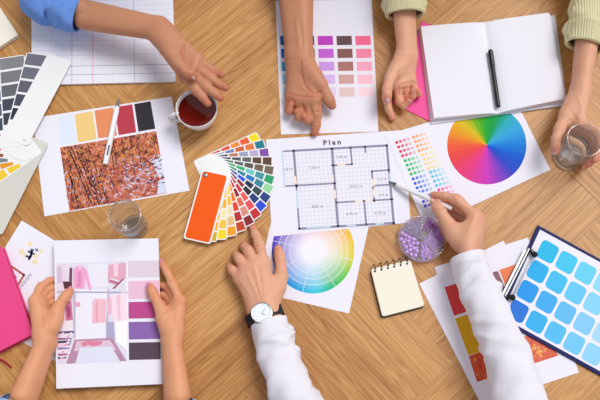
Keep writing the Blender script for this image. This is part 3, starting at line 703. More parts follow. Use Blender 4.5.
# grey deck
h = .012; pv = P(25.3, 139.4, h); piv = pv.xy; u_ = (P(100, 139, h)-P(0, 139, h)).x/100
a = thing('grey_fan_deck', (pv.x, pv.y, T), 'fanned deck of grey swatch strips with a frosted cover at the left edge', 'colour swatch deck')
dims = (94*u_, 21.5*u_, 5.5*u_, 5.5*u_)
FROST = clear_mat('frosted_cover', (235, 235, 230), 1, 1.4, .72, (236, 234, 226))
strip(a, piv, math.radians(249), T+.0068, .0010, (96*u_, 22.5*u_, 5.5*u_, 5.5*u_), None, 'frosted_cover', base=FROST)
fan2 = [(0, None), (13.5, [(112, 112, 124), (108, 110, 124), (94, 96, 110), (70, 74, 92), (46, 50, 66), (40, 44, 58), (36, 38, 50)]),
        (31, [(132, 132, 136), (120, 122, 126), (98, 102, 108), (64, 70, 84), (60, 64, 76), (50, 54, 66), (44, 46, 56)]),
        (45, [(120, 146, 176), (110, 136, 166), (100, 126, 150), (90, 100, 120), (60, 70, 92), (40, 50, 70), (40, 44, 60)]),
        (60, [(200, 60, 110), (210, 50, 110), (214, 40, 100), (214, 40, 100), (220, 50, 110), (226, 60, 120), (220, 70, 120)]),
        (76, [(200, 70, 60), (200, 60, 50), (190, 50, 50), (200, 60, 50), (220, 60, 60), (206, 60, 90), (200, 40, 90)]),
        (92, [(214, 90, 30), (220, 100, 30), (226, 110, 30), (226, 110, 30), (220, 100, 40), (214, 90, 30), (204, 80, 30)]),
        (106, [(230, 160, 60), (120, 66, 40), (110, 60, 40), (90, 54, 40), (150, 90, 60), (120, 70, 40), (120, 60, 30)]),
        (120, [(240, 180, 60), (240, 180, 60), (240, 190, 60), (240, 190, 50), (120, 130, 140), (60, 60, 66), (80, 80, 80)]),
        (134, [(240, 210, 90), (240, 210, 60), (240, 200, 40), (238, 180, 30), (230, 150, 30), (240, 170, 40), (240, 190, 60)]),
        (150, [(250, 220, 70), (240, 200, 60), (236, 190, 50), (240, 200, 50), (240, 200, 50), (220, 180, 60), (230, 200, 70)])]
for i, (dg, cs) in enumerate(fan2):
    strip(a, piv, math.radians(68.5+dg), T+.0125-i*.00047, .0004, dims, cs and cs[:5], label='blank white strip' if cs is None else None, r0=.036, name='colour_strip', cellgap=.0052)
m = MB(); m.lathe((piv.x, piv.y, T+.0129), [(0, 0), (.004, 0), (.0038, .001), (0, .0018)], 20); m.build('rivet', WHITEPL, a, smooth=True)
m = MB(); m.prism(strip_pts(piv, math.radians(214), 30*u_, 20*u_, 5*u_, 5*u_)[0], T+.0008, T+.0066); m.build('strip_stack', WHC, a)

# ------------------------------------------------------------------ round box of pins
cb = P(420.4, 240.4, 0); RB = .0462
a = thing('round_pin_box', cb, 'round clear plastic box divided into wedges, full of lilac pins, clips and beads', 'box')
PL = clear_mat('clear_plastic', (252, 249, 254), 1.0, 1.4, .16, (236, 220, 244)); LID = clear_mat('clear_lid', (254, 253, 255), .5, 1.4, .04, (236, 226, 244), rough=.3)
HB = .018
m = MB(); m.lathe(cb, [(0, 0), (RB-.001, 0), (RB, .001), (RB, HB), (RB-.0014, HB), (RB-.0014, .0016), (0, .0015)], 64); m.build('tray', PL, a, smooth=False)
m = MB(); m.lathe(cb, [(0, HB+.0016), (RB+.0004, HB+.0016), (RB+.0014, HB+.0005), (RB+.0014, HB-.004), (RB+.0006, HB-.004), (RB+.0006, HB), (0, HB+.0006)], 64); m.build('lid', LID, a)
dv = [88, 38, -8, -48, -98, 152]
for g in dv:
    t = math.radians(g); m = MB(); e = cb+Vector((math.cos(t), math.sin(t), 0))*(RB-.0015)*.5
    m.box(e+Vector((0, 0, .0092)), (RB-.0016)/2, .0005, .0075, 0, Matrix.Rotation(t, 3, 'Z')); m.build('divider', PL, a)
def sector_pts(a0, a1, n, rmin, rmax, sep, rr):
    out = []
    for _ in range(4000):
        if len(out) >= n: break
        t = math.radians(rr.uniform(a0, a1)); r = math.sqrt(rr.uniform(rmin**2, rmax**2)); p = Vector((r*math.cos(t), r*math.sin(t)))
        m0 = abs(math.sin(t-math.radians(a0)))*r; m1 = abs(math.sin(math.radians(a1)-t))*r
        if m0 < sep*.58 or m1 < sep*.58: continue
        if all((p-q).length > sep for q in out): out.append(p)
    return out
rr = random.Random(3)
LIL = mat('lilac_bead', (216, 164, 240), .3); m = MB(); m.ball((0, 0, 0), .0039, seg=18, rings=12); bead0 = None
for lay, n, z0 in ((0, 30, .0056), (1, 26, .0125)):
    for p in sector_pts(154, 260, n, .006, RB-.0062, .0079, rr):
        loc = Vector((cb.x+p.x, cb.y+p.y, T+z0))
        if bead0 is None:
            o = m.build('bead', LIL, None, smooth=True, origin=(0, 0, 0)); bead0 = o
            tag(o, 'glossy lilac ball bead in the left wedge of the round clear box', 'bead', 'lilac beads in the round box')
        else: o = bead0.copy(); C.objects.link(o)
        o.location = loc
def clips(name, label, cat, group, proto_fn, sec, n, rmin, rmax, sep, zs, mt, tang=None):
    m = MB(); proto_fn(m); first = None
    for z0 in zs:
        for p in sector_pts(sec[0], sec[1], n, rmin, rmax, sep, rr):
            if first is None: first = m.build(name, mt, None, smooth=True, origin=(0, 0, 0)); tag(first, label, cat, group); o = first
            else: o = first.copy(); C.objects.link(o)
            o.location = (cb.x+p.x, cb.y+p.y, T+z0+rr.uniform(0, .0006)); o.rotation_euler = (0, 0, (math.atan2(p.y, p.x) if tang is None else 0)+rr.uniform(-.5, .5)*(1 if tang is None else 6))
def pinp(m):
    m.tube([(-.0085, 0, 0), (.0085, 0, 0)], .0009, 6); m.ball((.009, 0, 0), .0017, seg=8, rings=6)
def clipp(m):
    w = .0026; L_ = .0075; pts = []
    def arc(cx, cy, r, a0, a1): return [(cx+r*math.cos(math.radians(t)), cy+r*math.sin(math.radians(t)), 0) for t in np.linspace(a0, a1, 7)]
    pts = [(-L_*.4, -w, 0)]+arc(L_*.6, 0, w, -90, 90)+arc(-L_*.7, 0, w, 90, 270)[:]+arc(L_*.35, -w*.25, w*.75, -90, 90)+[(-L_*.3, w*.5, 0)]
    m.tube(pts, .00055, 5)
def pushp(m):
    m.lathe((0, 0, 0), [(0, 0), (.003, 0), (.003, .0012), (.0016, .002), (.0016, .0035), (.0026, .0045), (.0022, .0052), (0, .0052)], 14)
clips('straight_pin', 'thin lilac headed pin in the bottom wedge of the round clear box', 'pin', 'lilac pins in the round box', pinp, (-96, -50), 16, .012, RB-.013, .0048, (.005, .010, .014), mat('lilac_pin', (214, 158, 242), .35))
clips('paper_clip', 'small lilac wire paper clip in the right wedges of the round clear box', 'paper clip', 'lilac paper clips in the round box', clipp, (-46, 36), 14, .006, RB-.010, .0068, (.004, .009, .0135), mat('lilac_clip', (220, 168, 244), .35), 1)
clips('magenta_push_pin', 'deep magenta push pin in the upper right wedge of the round clear box', 'push pin', 'magenta push pins in the round box', pushp, (-6, 80), 18, .022, RB-.006, .0066, (.003, .009), mat('magenta_pin', (186, 72, 206), .3), 1)
clips('grey_clip', 'small greyish lilac clip in the upper left wedge of the round clear box', 'paper clip', 'greyish clips in the round box', clipp, (90, 150), 16, .008, RB-.009, .0062, (.004, .009, .0135), mat('grey_clip', (150, 130, 172), .3), 1)

# ------------------------------------------------------------------ held sheet
hs = .021
HS = [(54, 240.5), (158.4, 238.3), (162.5, 384), (56.3, 388.7)]
a = sheet('closet_print', HS, hs, 'sheet held in two hands with a pink wardrobe photo and pink to purple swatches', 'printed sheet', th=.0003)
for ch in a.children: bpy.data.objects.remove(ch)
m = MB(); nn = 12; vs = []; fs = []
def hz(u, v): return 0
m.prism(quad(HS, hs), T+hs-.0003, T+hs); m.build('paper', PAPER, a)
h = hs
for i, (y0, y1, cc, lb) in enumerate(((261, 277.7, (224, 208, 220), 'pale greyish pink swatch'), (281, 299.3, (236, 192, 216), 'light pink swatch'), (302, 318.7, (190, 74, 142), 'magenta pink swatch'), (322, 339.6, (140, 102, 174), 'purple swatch'), (342.6, 360, (86, 68, 82), 'dark plum swatch'))):
    k = i*.35; swatch(a, [(128+k*.6, y0), (159.0+k, y0-.6), (159.5+k, y1-.7), (128.2+k*.6, y1)], h, cc, lb)
def w4(x, y): return P(50+x/3.475, 255+y/3.475, h).xy
m = MB(); z = T+h; lay = [0]; PC = []
def shp(rgb, *pts):
    k = 'ink_%d_%d_%d' % rgb; mm = mat(k, rgb, .5, spec=.25)
    if mm not in PC: PC.append(mm)
    lay[0] += 1; m.prism([w4(*p) for p in pts], z-.00002 if lay[0] == 1 else z+lay[0]*.000006, z+.00004+lay[0]*.000007, PC.index(mm))
shp((226, 222, 236), (20, 29), (262, 22), (268, 370), (26, 379))
shp((238, 237, 247), (88, 120), (200, 118), (196, 300), (90, 300))
shp((232, 214, 228), (22, 30), (60, 30), (60, 120), (24, 130))
shp((214, 190, 212), (24, 40), (40, 40), (44, 95), (26, 100))
shp((236, 233, 244), (130, 32), (200, 30), (200, 110), (140, 112))
shp((120, 70, 86), (68, 44), (78, 44), (76, 96), (66, 90))
shp((88, 46, 56), (44, 92), (76, 92), (78, 116), (50, 118))
shp((240, 168, 206), (82, 48), (98, 36), (112, 38), (128, 52), (145, 118), (136, 124), (122, 78), (120, 118), (84, 116), (80, 80))
shp((226, 142, 186), (96, 56), (110, 58), (108, 112), (94, 110))
shp((248, 200, 224), (100, 38), (110, 40), (108, 50), (98, 48))
shp((228, 170, 190), (204, 34), (264, 26), (264, 78), (250, 92), (214, 80), (200, 86))
shp((244, 206, 220), (220, 30), (238, 28), (236, 76), (222, 74))
shp((200, 120, 146), (206, 84), (246, 96), (232, 104), (202, 94))
shp((160, 100, 110), (250, 84), (262, 80), (224, 118), (216, 116))
shp((172, 168, 196), (24, 126), (268, 128), (268, 133), (24, 131))
shp((186, 180, 206), (200, 118), (206, 118), (200, 300), (194, 300))
shp((184, 180, 206), (82, 124), (88, 124), (88, 290), (82, 290))
shp((242, 190, 202), (148, 158), (160, 152), (188, 152), (196, 160), (194, 234), (146, 238))
shp((228, 164, 184), (160, 160), (166, 160), (164, 234), (158, 234))
shp((250, 222, 232), (214, 140), (262, 128), (268, 226), (226, 232), (212, 200))
shp((240, 200, 216), (230, 142), (244, 136), (246, 228), (236, 230))
shp((236, 186, 206), (196, 150), (212, 146), (216, 200), (200, 210))
shp((204, 120, 160), (50, 166), (74, 160), (80, 228), (56, 236))
shp((168, 70, 116), (58, 184), (68, 178), (72, 210), (62, 222))
shp((230, 170, 200), (84, 164), (104, 164), (106, 178), (88, 182))
shp((232, 205, 220), (26, 170), (48, 160), (52, 230), (30, 240))
shp((236, 232, 244), (26, 232), (78, 226), (80, 262), (28, 268))
shp((176, 172, 206), (194, 232), (222, 232), (226, 304), (196, 296))
shp((250, 248, 252), (226, 232), (268, 226), (268, 330), (230, 300))
shp((186, 140, 166), (86, 294), (216, 288), (266, 368), (56, 378))
shp((224, 196, 214), (92, 300), (208, 296), (232, 330), (84, 334))
shp((224, 226, 242), (104, 322), (214, 318), (244, 370), (88, 377))
shp((224, 130, 160), (106, 306), (130, 298), (184, 300), (178, 312), (150, 318), (130, 312), (116, 320))
for k, (cc) in enumerate(((110, 90, 130), (238, 226, 240), (150, 100, 150), (70, 66, 96), (236, 200, 220), (140, 120, 180), (244, 236, 246), (180, 110, 150), (90, 70, 100), (230, 220, 240))):
    y = 266+k*11; shp(cc, (28, y), (84-k*3.2, y-3+(k % 3)*2), (82-k*3.2, y+5), (28, y+8))
for k in range(16):
    x = R.uniform(28, 70); y = R.uniform(270, 365); cc = R.choice(((90, 70, 110), (226, 150, 190), (246, 240, 248), (140, 120, 170))); shp(cc, (x, y), (x+R.uniform(5, 14), y-3), (x+R.uniform(4, 12), y+4), (x+1, y+4))
m.build('printed_photo', PC, a)['label'] = 'photo of a wardrobe with pink clothes on rails'

# ------------------------------------------------------------------ SDF bodies
def seg_d(X, Y, Z, a, b, ra, rb):
    ab = b-a; L2 = max(ab.dot(ab), 1e-12)
    px = X-a.x; py = Y-a.y; pz = Z-a.z
    t = np.clip((px*ab.x+py*ab.y+pz*ab.z)/L2, 0, 1)
    return np.sqrt((px-t*ab.x)**2+(py-t*ab.y)**2+(pz-t*ab.z)**2)-(ra+(rb-ra)*t)
def smin(a, b, k):
    if k <= 0: return np.minimum(a, b)
    hh = np.maximum(k-np.abs(a-b), 0)/k
    return np.minimum(a, b)-hh*hh*k*.25
class Field:
    def __init__(s, prims_all, vox, pad=.012):
        lo = Vector((1e9,)*3); hi = Vector((-1e9,)*3)
        for a, b, ra, rb in prims_all:
            for p, r in ((a, ra), (b, rb)):
                for i in range(3): lo[i] = min(lo[i], p[i]-r-pad); hi[i] = max(hi[i], p[i]+r+pad)
        s.lo = lo; s.h = vox; s.n = [int((hi[i]-lo[i])/vox)+2 for i in range(3)]
    def new(s): return np.full(s.n, 1.0, np.float32)
    def put(s, F, prims, k):
        for a, b, ra, rb in prims:
            i0 = []; i1 = []; mg = k+3*s.h; rm = max(ra, rb)
            for i in range(3):
                i0.append(max(0, int((min(a[i], b[i])-rm-mg-s.lo[i])/s.h))); i1.append(min(s.n[i], int((max(a[i], b[i])+rm+mg-s.lo[i])/s.h)+2))
            if any(i1[i] <= i0[i] for i in range(3)): continue
            X = (s.lo.x+s.h*np.arange(i0[0], i1[0], dtype=np.float32))[:, None, None]; Y = (s.lo.y+s.h*np.arange(i0[1], i1[1], dtype=np.float32))[None, :, None]; Z = (s.lo.z+s.h*np.arange(i0[2], i1[2], dtype=np.float32))[None, None, :]
            D = seg_d(X, Y, Z, a, b, ra, rb).astype(np.float32); sl = (slice(i0[0], i1[0]), slice(i0[1], i1[1]), slice(i0[2], i1[2]))
            F[sl] = smin(F[sl], D, k)
        return F
def nets(F, lo, h):
    S = F < 0; nx, ny, nz = F.shape
    cnt = np.zeros((nx-1, ny-1, nz-1), np.int8)
    for dx in (0, 1):
        for dy in (0, 1):
            for dz in (0, 1): cnt += S[dx:nx-1+dx, dy:ny-1+dy, dz:nz-1+dz]
    mk = (cnt > 0) & (cnt < 8); idx = np.argwhere(mk); ids = np.full(mk.shape, -1, np.int64); ids[mk] = np.arange(len(idx))
    acc = np.zeros((len(idx), 3)); num = np.zeros(len(idx))
    cs = [(x, y, z) for x in (0, 1) for y in (0, 1) for z in (0, 1)]
    val = {c_: F[idx[:, 0]+c_[0], idx[:, 1]+c_[1], idx[:, 2]+c_[2]].astype(float) for c_ in cs}
    for c_ in cs:
        for ax in range(3):
            if c_[ax]: continue
            d_ = list(c_); d_[ax] = 1; a = val[c_]; b = val[tuple(d_)]; cr = (a < 0) != (b < 0)
            t = np.where(cr, a/np.where(cr, a-b, 1), 0)
            for i in range(3): acc[:, i] += np.where(cr, c_[i]+(t if i == ax else 0), 0)
            num += cr
    V = (idx+acc/num[:, None])*h+np.array(lo)
    faces = []
    for ax in range(3):
        o1, o2 = [(1, 2), (2, 0), (0, 1)][ax]
        sh = list(F.shape); A = [slice(0, None)]*3; sa = [slice(1, -1)]*3; sb = [slice(1, -1)]*3
        sa[ax] = slice(0, -1); sb[ax] = slice(1, None)
        SA = S[tuple(sa)]; SB = S[tuple(sb)]; e = np.argwhere(SA != SB); fl = SA[e[:, 0], e[:, 1], e[:, 2]]
        base = e.copy(); base[:, o1] += 1; base[:, o2] += 1
        def g(d1, d2):
            q = base.copy(); q[:, o1] -= d1; q[:, o2] -= d2; return ids[q[:, 0], q[:, 1], q[:, 2]]
        q = np.stack([g(1, 1), g(0, 1), g(0, 0), g(1, 0)], 1); q[~fl] = q[~fl][:, ::-1]; faces.append(q)
    return V, np.concatenate(faces)
def smooth_v(V, Fc, it=1, lam=.5):
    for _ in range(it):
        acc = np.zeros_like(V); n = np.zeros(len(V))
        for i in range(4):
            a = Fc[:, i]; b = Fc[:, (i+1) % 4]; np.add.at(acc, a, V[b]); np.add.at(n, a, 1); np.add.at(acc, b, V[a]); np.add.at(n, b, 1)
        V = V+(acc/n[:, None]-V)*lam
    return V
class NM:       # numpy mesh collector
    def __init__(s): s.V = []; s.F = []; s.M = []; s.A = []; s.n = 0
    def add(s, V, F, mi=0, attr=None):
        s.V.append(np.asarray(V, float)); s.F.append(np.asarray(F)+s.n); s.M.append(np.full(len(F), mi)); s.A.append(np.zeros(len(V)) if attr is None else attr); s.n += len(V)
    def build(s, name, mats, parent):
        V = np.concatenate(s.V)-np.array(wloc(parent)); F = np.concatenate(s.F); M = np.concatenate(s.M); A = np.concatenate(s.A)
        me = bpy.data.meshes.new(name); me.vertices.add(len(V)); me.vertices.foreach_set('co', V.astype(np.float32).ravel())
        me.loops.add(4*len(F)); me.loops.foreach_set('vertex_index', F.astype(np.int32).ravel()); me.polygons.add(len(F)); me.polygons.foreach_set('loop_start', np.arange(len(F), dtype=np.int32)*4)
        for m_ in mats: me.materials.append(m_)
        me.polygons.foreach_set('material_index', M.astype(np.int32)); me.polygons.foreach_set('use_smooth', np.ones(len(F), bool))
        at = me.attributes.new('flush_shade', 'FLOAT', 'POINT'); at.data.foreach_set('value', A.astype(np.float32))
        me.update(calc_edges=True); me.validate()
        o = bpy.data.objects.new(name, me); C.objects.link(o); o.parent = parent; WL[o.name] = wloc(parent); return o

def hand_and_arm(nm, hd, vox=.0017):
    """adds one hand with its forearm to the numpy mesh nm"""
    s = hd.get('s', 1.0)
    W = J(hd['wrist']); E = J(hd['fore'])
    fg = {k: [J(p) for p in hd[k]] for k in ('index', 'middle', 'ring', 'little')}; th = [J(p) for p in hd['thumb']]
    mc = [fg[k][0] for k in ('index', 'middle', 'ring', 'little')]
    side = (mc[0]-mc[3]).normalized(); ax = (sum(mc, Vector())/4-W).normalized(); side = (side-ax*side.dot(ax)).normalized(); nrm = ax.cross(side)
    fa = (E-W).normalized(); fs = (side-fa*side.dot(fa)).normalized()
    rw = hd.get('rw', .0165)*s; ww = hd.get('ww', .0095)*s; re = hd.get('re', .025)*s
    pt = hd.get('palm', .0115)*s
    palm = []
    mid = lerp(W, E, .4)
    for sg in (-1, 1): palm.append((W+fs*sg*ww, E+fs*sg*ww*1.2, rw, re)); palm.append((W+side*sg*ww, W+ax*.018*s+side*sg*ww*1.15, rw*.97, rw*.9))
    for i, k in enumerate((.010, .004, -.003, -.010)):
        base = W+ax*.014*s+side*k*s; palm.append((base, mc[i], rw*.88, (.0100, .0100, .0095, .0088)[i]*s+.001))
    for i in range(3):
        palm.append((mc[i], mc[i+1], .0095*s, .0090*s)); mm = (mc[i]+mc[i+1])/2; palm.append((W+ax*.02*s+side*(.007-.007*i)*s, mm-ax*.006*s, pt*1.2, pt*.9))
    palm.append((W+ax*.016*s+side*.006*s, lerp(th[0], th[1], .45), .0165*s, .0145*s)); palm.append((th[0], th[1], .0155*s, .0120*s)); palm.append((lerp(mc[0], W, .35), lerp(th[0], th[1], .55), .0095*s, .0100*s))
    rad = {'index': (.0098, .0088, .0078, .0066), 'middle': (.0099, .0090, .0079, .0067), 'ring': (.0095, .0085, .0075, .0064), 'little': (.0087, .0076, .0067, .0057)}
    fin = []
    for k, p in fg.items():
        r = [x*s*hd.get('fs', 1) for x in rad[k]]; ch = []
        for i in range(3): ch.append((p[i], p[i+1], r[i], r[i+1]))
        ch.append((lerp(p[1], p[0], .18), lerp(p[1], p[2], .18), r[1]*1.06, r[1]*1.05))        # knuckle
        fin.append(ch)
    tr = [x*s*hd.get('fs', 1) for x in (.0118, .0102, .0078)]
    tch = [(th[1], th[2], tr[0], tr[1]), (th[2], lerp(th[2], th[3], .55), tr[1], tr[1]*.98), (lerp(th[2], th[3], .5), th[3], tr[1]*.97, tr[2])]
    fin.append(tch)
    allp = palm+[q for f in fin for q in f]
    fl = Field(allp, vox); A = fl.put(fl.new(), palm, .012*s); B = fl.new()
    for ch in fin:
        Fi = fl.put(fl.new(), ch, .004*s); B = smin(B, Fi, .0012)
    F = smin(A, B, .006*s)
    V, Q = nets(F, fl.lo, vox); V = smooth_v(V, Q, 2, .5)
    # flush: fingertips, knuckles, heel of the palm; folds added below
    at = np.zeros(len(V))
    def blob(c, r, w):
        d2 = ((V-np.array(c))**2).sum(1); np.maximum(at, w*np.exp(-d2/(r*r)), out=at)
    for k, p in fg.items(): blob(p[3], .014, .95); blob(p[1], .009, .45); blob(p[2], .007, .35); blob(p[0], .012, .3)
    blob(th[3], .014, .9); blob(th[2], .01, .45); blob(W+ax*.02-side*.016, .02, .25)
    tri = np.cross(V[Q[:, 2]]-V[Q[:, 0]], V[Q[:, 3]]-V[Q[:, 1]]); N = np.zeros_like(V)
    for i in range(4): np.add.at(N, Q[:, i], tri)
    N /= np.linalg.norm(N, axis=1)[:, None]+1e-12
    rel = hd.get('relief', ())
    if rel:
        D = V-np.array(CL); depth = D[:, 1]*math.sin(TILT)-D[:, 2]*math.cos(TILT)
        PX = 300+FPX*D[:, 0]/depth; PY = 200-FPX*(D[:, 1]*math.cos(TILT)+D[:, 2]*math.sin(TILT))/depth
        facing = np.clip(-(N*D).sum(1)/np.linalg.norm(D, axis=1)*1.5, 0, 1); off = np.zeros(len(V))
        for pl, wd, dep, fl_ in rel:            # skin folds and tendons: narrow grooves or ridges in the surface
            dm = np.full(len(V), 1e9)
            for (x0, y0), (x1, y1) in zip(pl, pl[1:]):
                t = np.clip(((PX-x0)*(x1-x0)+(PY-y0)*(y1-y0))/((x1-x0)**2+(y1-y0)**2), 0, 1); dm = np.minimum(dm, np.hypot(PX-x0-t*(x1-x0), PY-y0-t*(y1-y0)))
            g = np.exp(-(dm/wd)**2)*facing; off += g*dep/1000
            if fl_: np.maximum(at, g*fl_, out=at)  # folds tinted redder: skin pigment plus crease shade put into the colour
        V = V+N*off[:, None]
    nm.add(V, Q, 0, at)
    # nails
    for k in hd.get('nails', ()):
        p = th if k == 'thumb' else fg[k]; tip = p[3]; pr = p[2]; d = (tip-pr).normalized()
        up = hd.get('dors', {}).get(k)
        if up is None:
            q0 = p[1]; bend = ((q0+tip)/2-pr); up = -bend if bend.length > .002 else Vector((0, 0, 1))
        up = Vector(up); up = (up-d*up.dot(d)).normalized(); sd = d.cross(up); r = (tr[2] if k == 'thumb' else rad[k][3]*s)
        wN = r*.68; lN = r*.90; c0 = tip+d*(r*.05)
        n = 8; vs = []; qs = []
        for i in range(n+1):
            for j in range(n+1):
                u = -1+2*i/n; v = -1+2*j/n; x = u*math.sqrt(1-v*v/2); y = v*math.sqrt(1-u*u/2); an = y*.95
                lift = r*(1.035-.10*max(0, x)**2)
                vs.append(c0+d*(x*lN)+sd*(math.sin(an)*wN*1.1)+up*(lift*math.cos(an*.95) - (r*.06)*(max(abs(u), abs(v)) > .99)))
        for i in range(n):
            for j in range(n): a_ = i*(n+1)+j; qs.append([a_, a_+1, a_+n+2, a_+n+1])
        nm.add([tuple(v) for v in vs], qs, 1)
    return W, E, side

def tube_np(pts, rads, seg, n, fold=None, amp=1.0, flat=1.0, lip=True, seed=0):
    """sleeve along a smooth path; pts[0] is the cuff"""
    pts = [Vector(p) for p in pts]; P_ = [pts[0]*2-pts[1]]+pts+[pts[-1]*2-pts[-2]]; R_ = [rads[0]]+list(rads)+[rads[-1]]
    path = []; rad = []; segs = len(pts)-1
    for i in range(segs):
        for j in range(n):
            t = j/n; a, b, c_, d = P_[i:i+4]; path.append(.5*((2*b)+(-a+c_)*t+(2*a-5*b+4*c_-d)*t*t+(-a+3*b-3*c_+d)*t**3))
            a, b, c_, d = R_[i:i+4]; rad.append(.5*((2*b)+(-a+c_)*t+(2*a-5*b+4*c_-d)*t*t+(-a+3*b-3*c_+d)*t**3))
    path.append(pts[-1]); rad.append(rads[-1])
    s = [0]
    for i in range(1, len(path)): s.append(s[-1]+(path[i]-path[i-1]).length)
    r_ = random.Random(seed); folds = []
    x = .02
    while x < s[-1]:
        folds.append((x, r_.uniform(-PI, PI), r_.uniform(-.03, .03), r_.uniform(.004, .010), r_.uniform(.0015, .0045)*amp)); x += r_.uniform(.006, .016)
    t0 = (path[1]-path[0]).normalized(); up = Vector((0, 0, 1)); a = (up-t0*up.dot(t0)).normalized()
    rings = []
    def ring(i, rr, wr=True, shift=0):
        t = (path[min(i+1, len(path)-1)]-path[max(i-1, 0)]).normalized(); aa = (up-t*up.dot(t))
        aa = aa.normalized() if aa.length > .2 else t.orthogonal().normalized(); b = t.cross(aa); out = []
        for k in range(seg):
            th = 2*PI*k/seg; r = rr
            if wr:
                for (x0, ph, sl, w, am) in folds:
                    dd = s[i]-x0-sl*math.sin(th-ph)
                    if abs(dd) < 3*w: r += am*math.exp(-(dd/w)**2)*max(0, .25+math.cos(th-ph))*min(1, .3+s[i]/.03)
                r += .0012*amp*math.sin(3*th+s[i]*60)+.0010*amp*math.sin(5*th-s[i]*95+1)
            out.append(path[i]+t*shift+(aa*math.cos(th)*flat+b*math.sin(th))*r)
        return out
    if fold is None: fold = lambda s_: 0
    if lip: rings += [ring(3, rad[0]-.004, False), ring(0, rad[0]-.0035, False), ring(0, rad[0]-.0018, False, -.0012)]
    for i in range(len(path)): rings.append(ring(i, rad[i]+fold(s[i])))
    V = [tuple(v) for r in rings for v in r]; Q = []
    for i in range(len(rings)-1):
        for k in range(seg): Q.append([i*seg+k, (i+1)*seg+k, (i+1)*seg+(k+1) % seg, i*seg+(k+1) % seg][::-1])
    return np.array(V), np.array(Q)

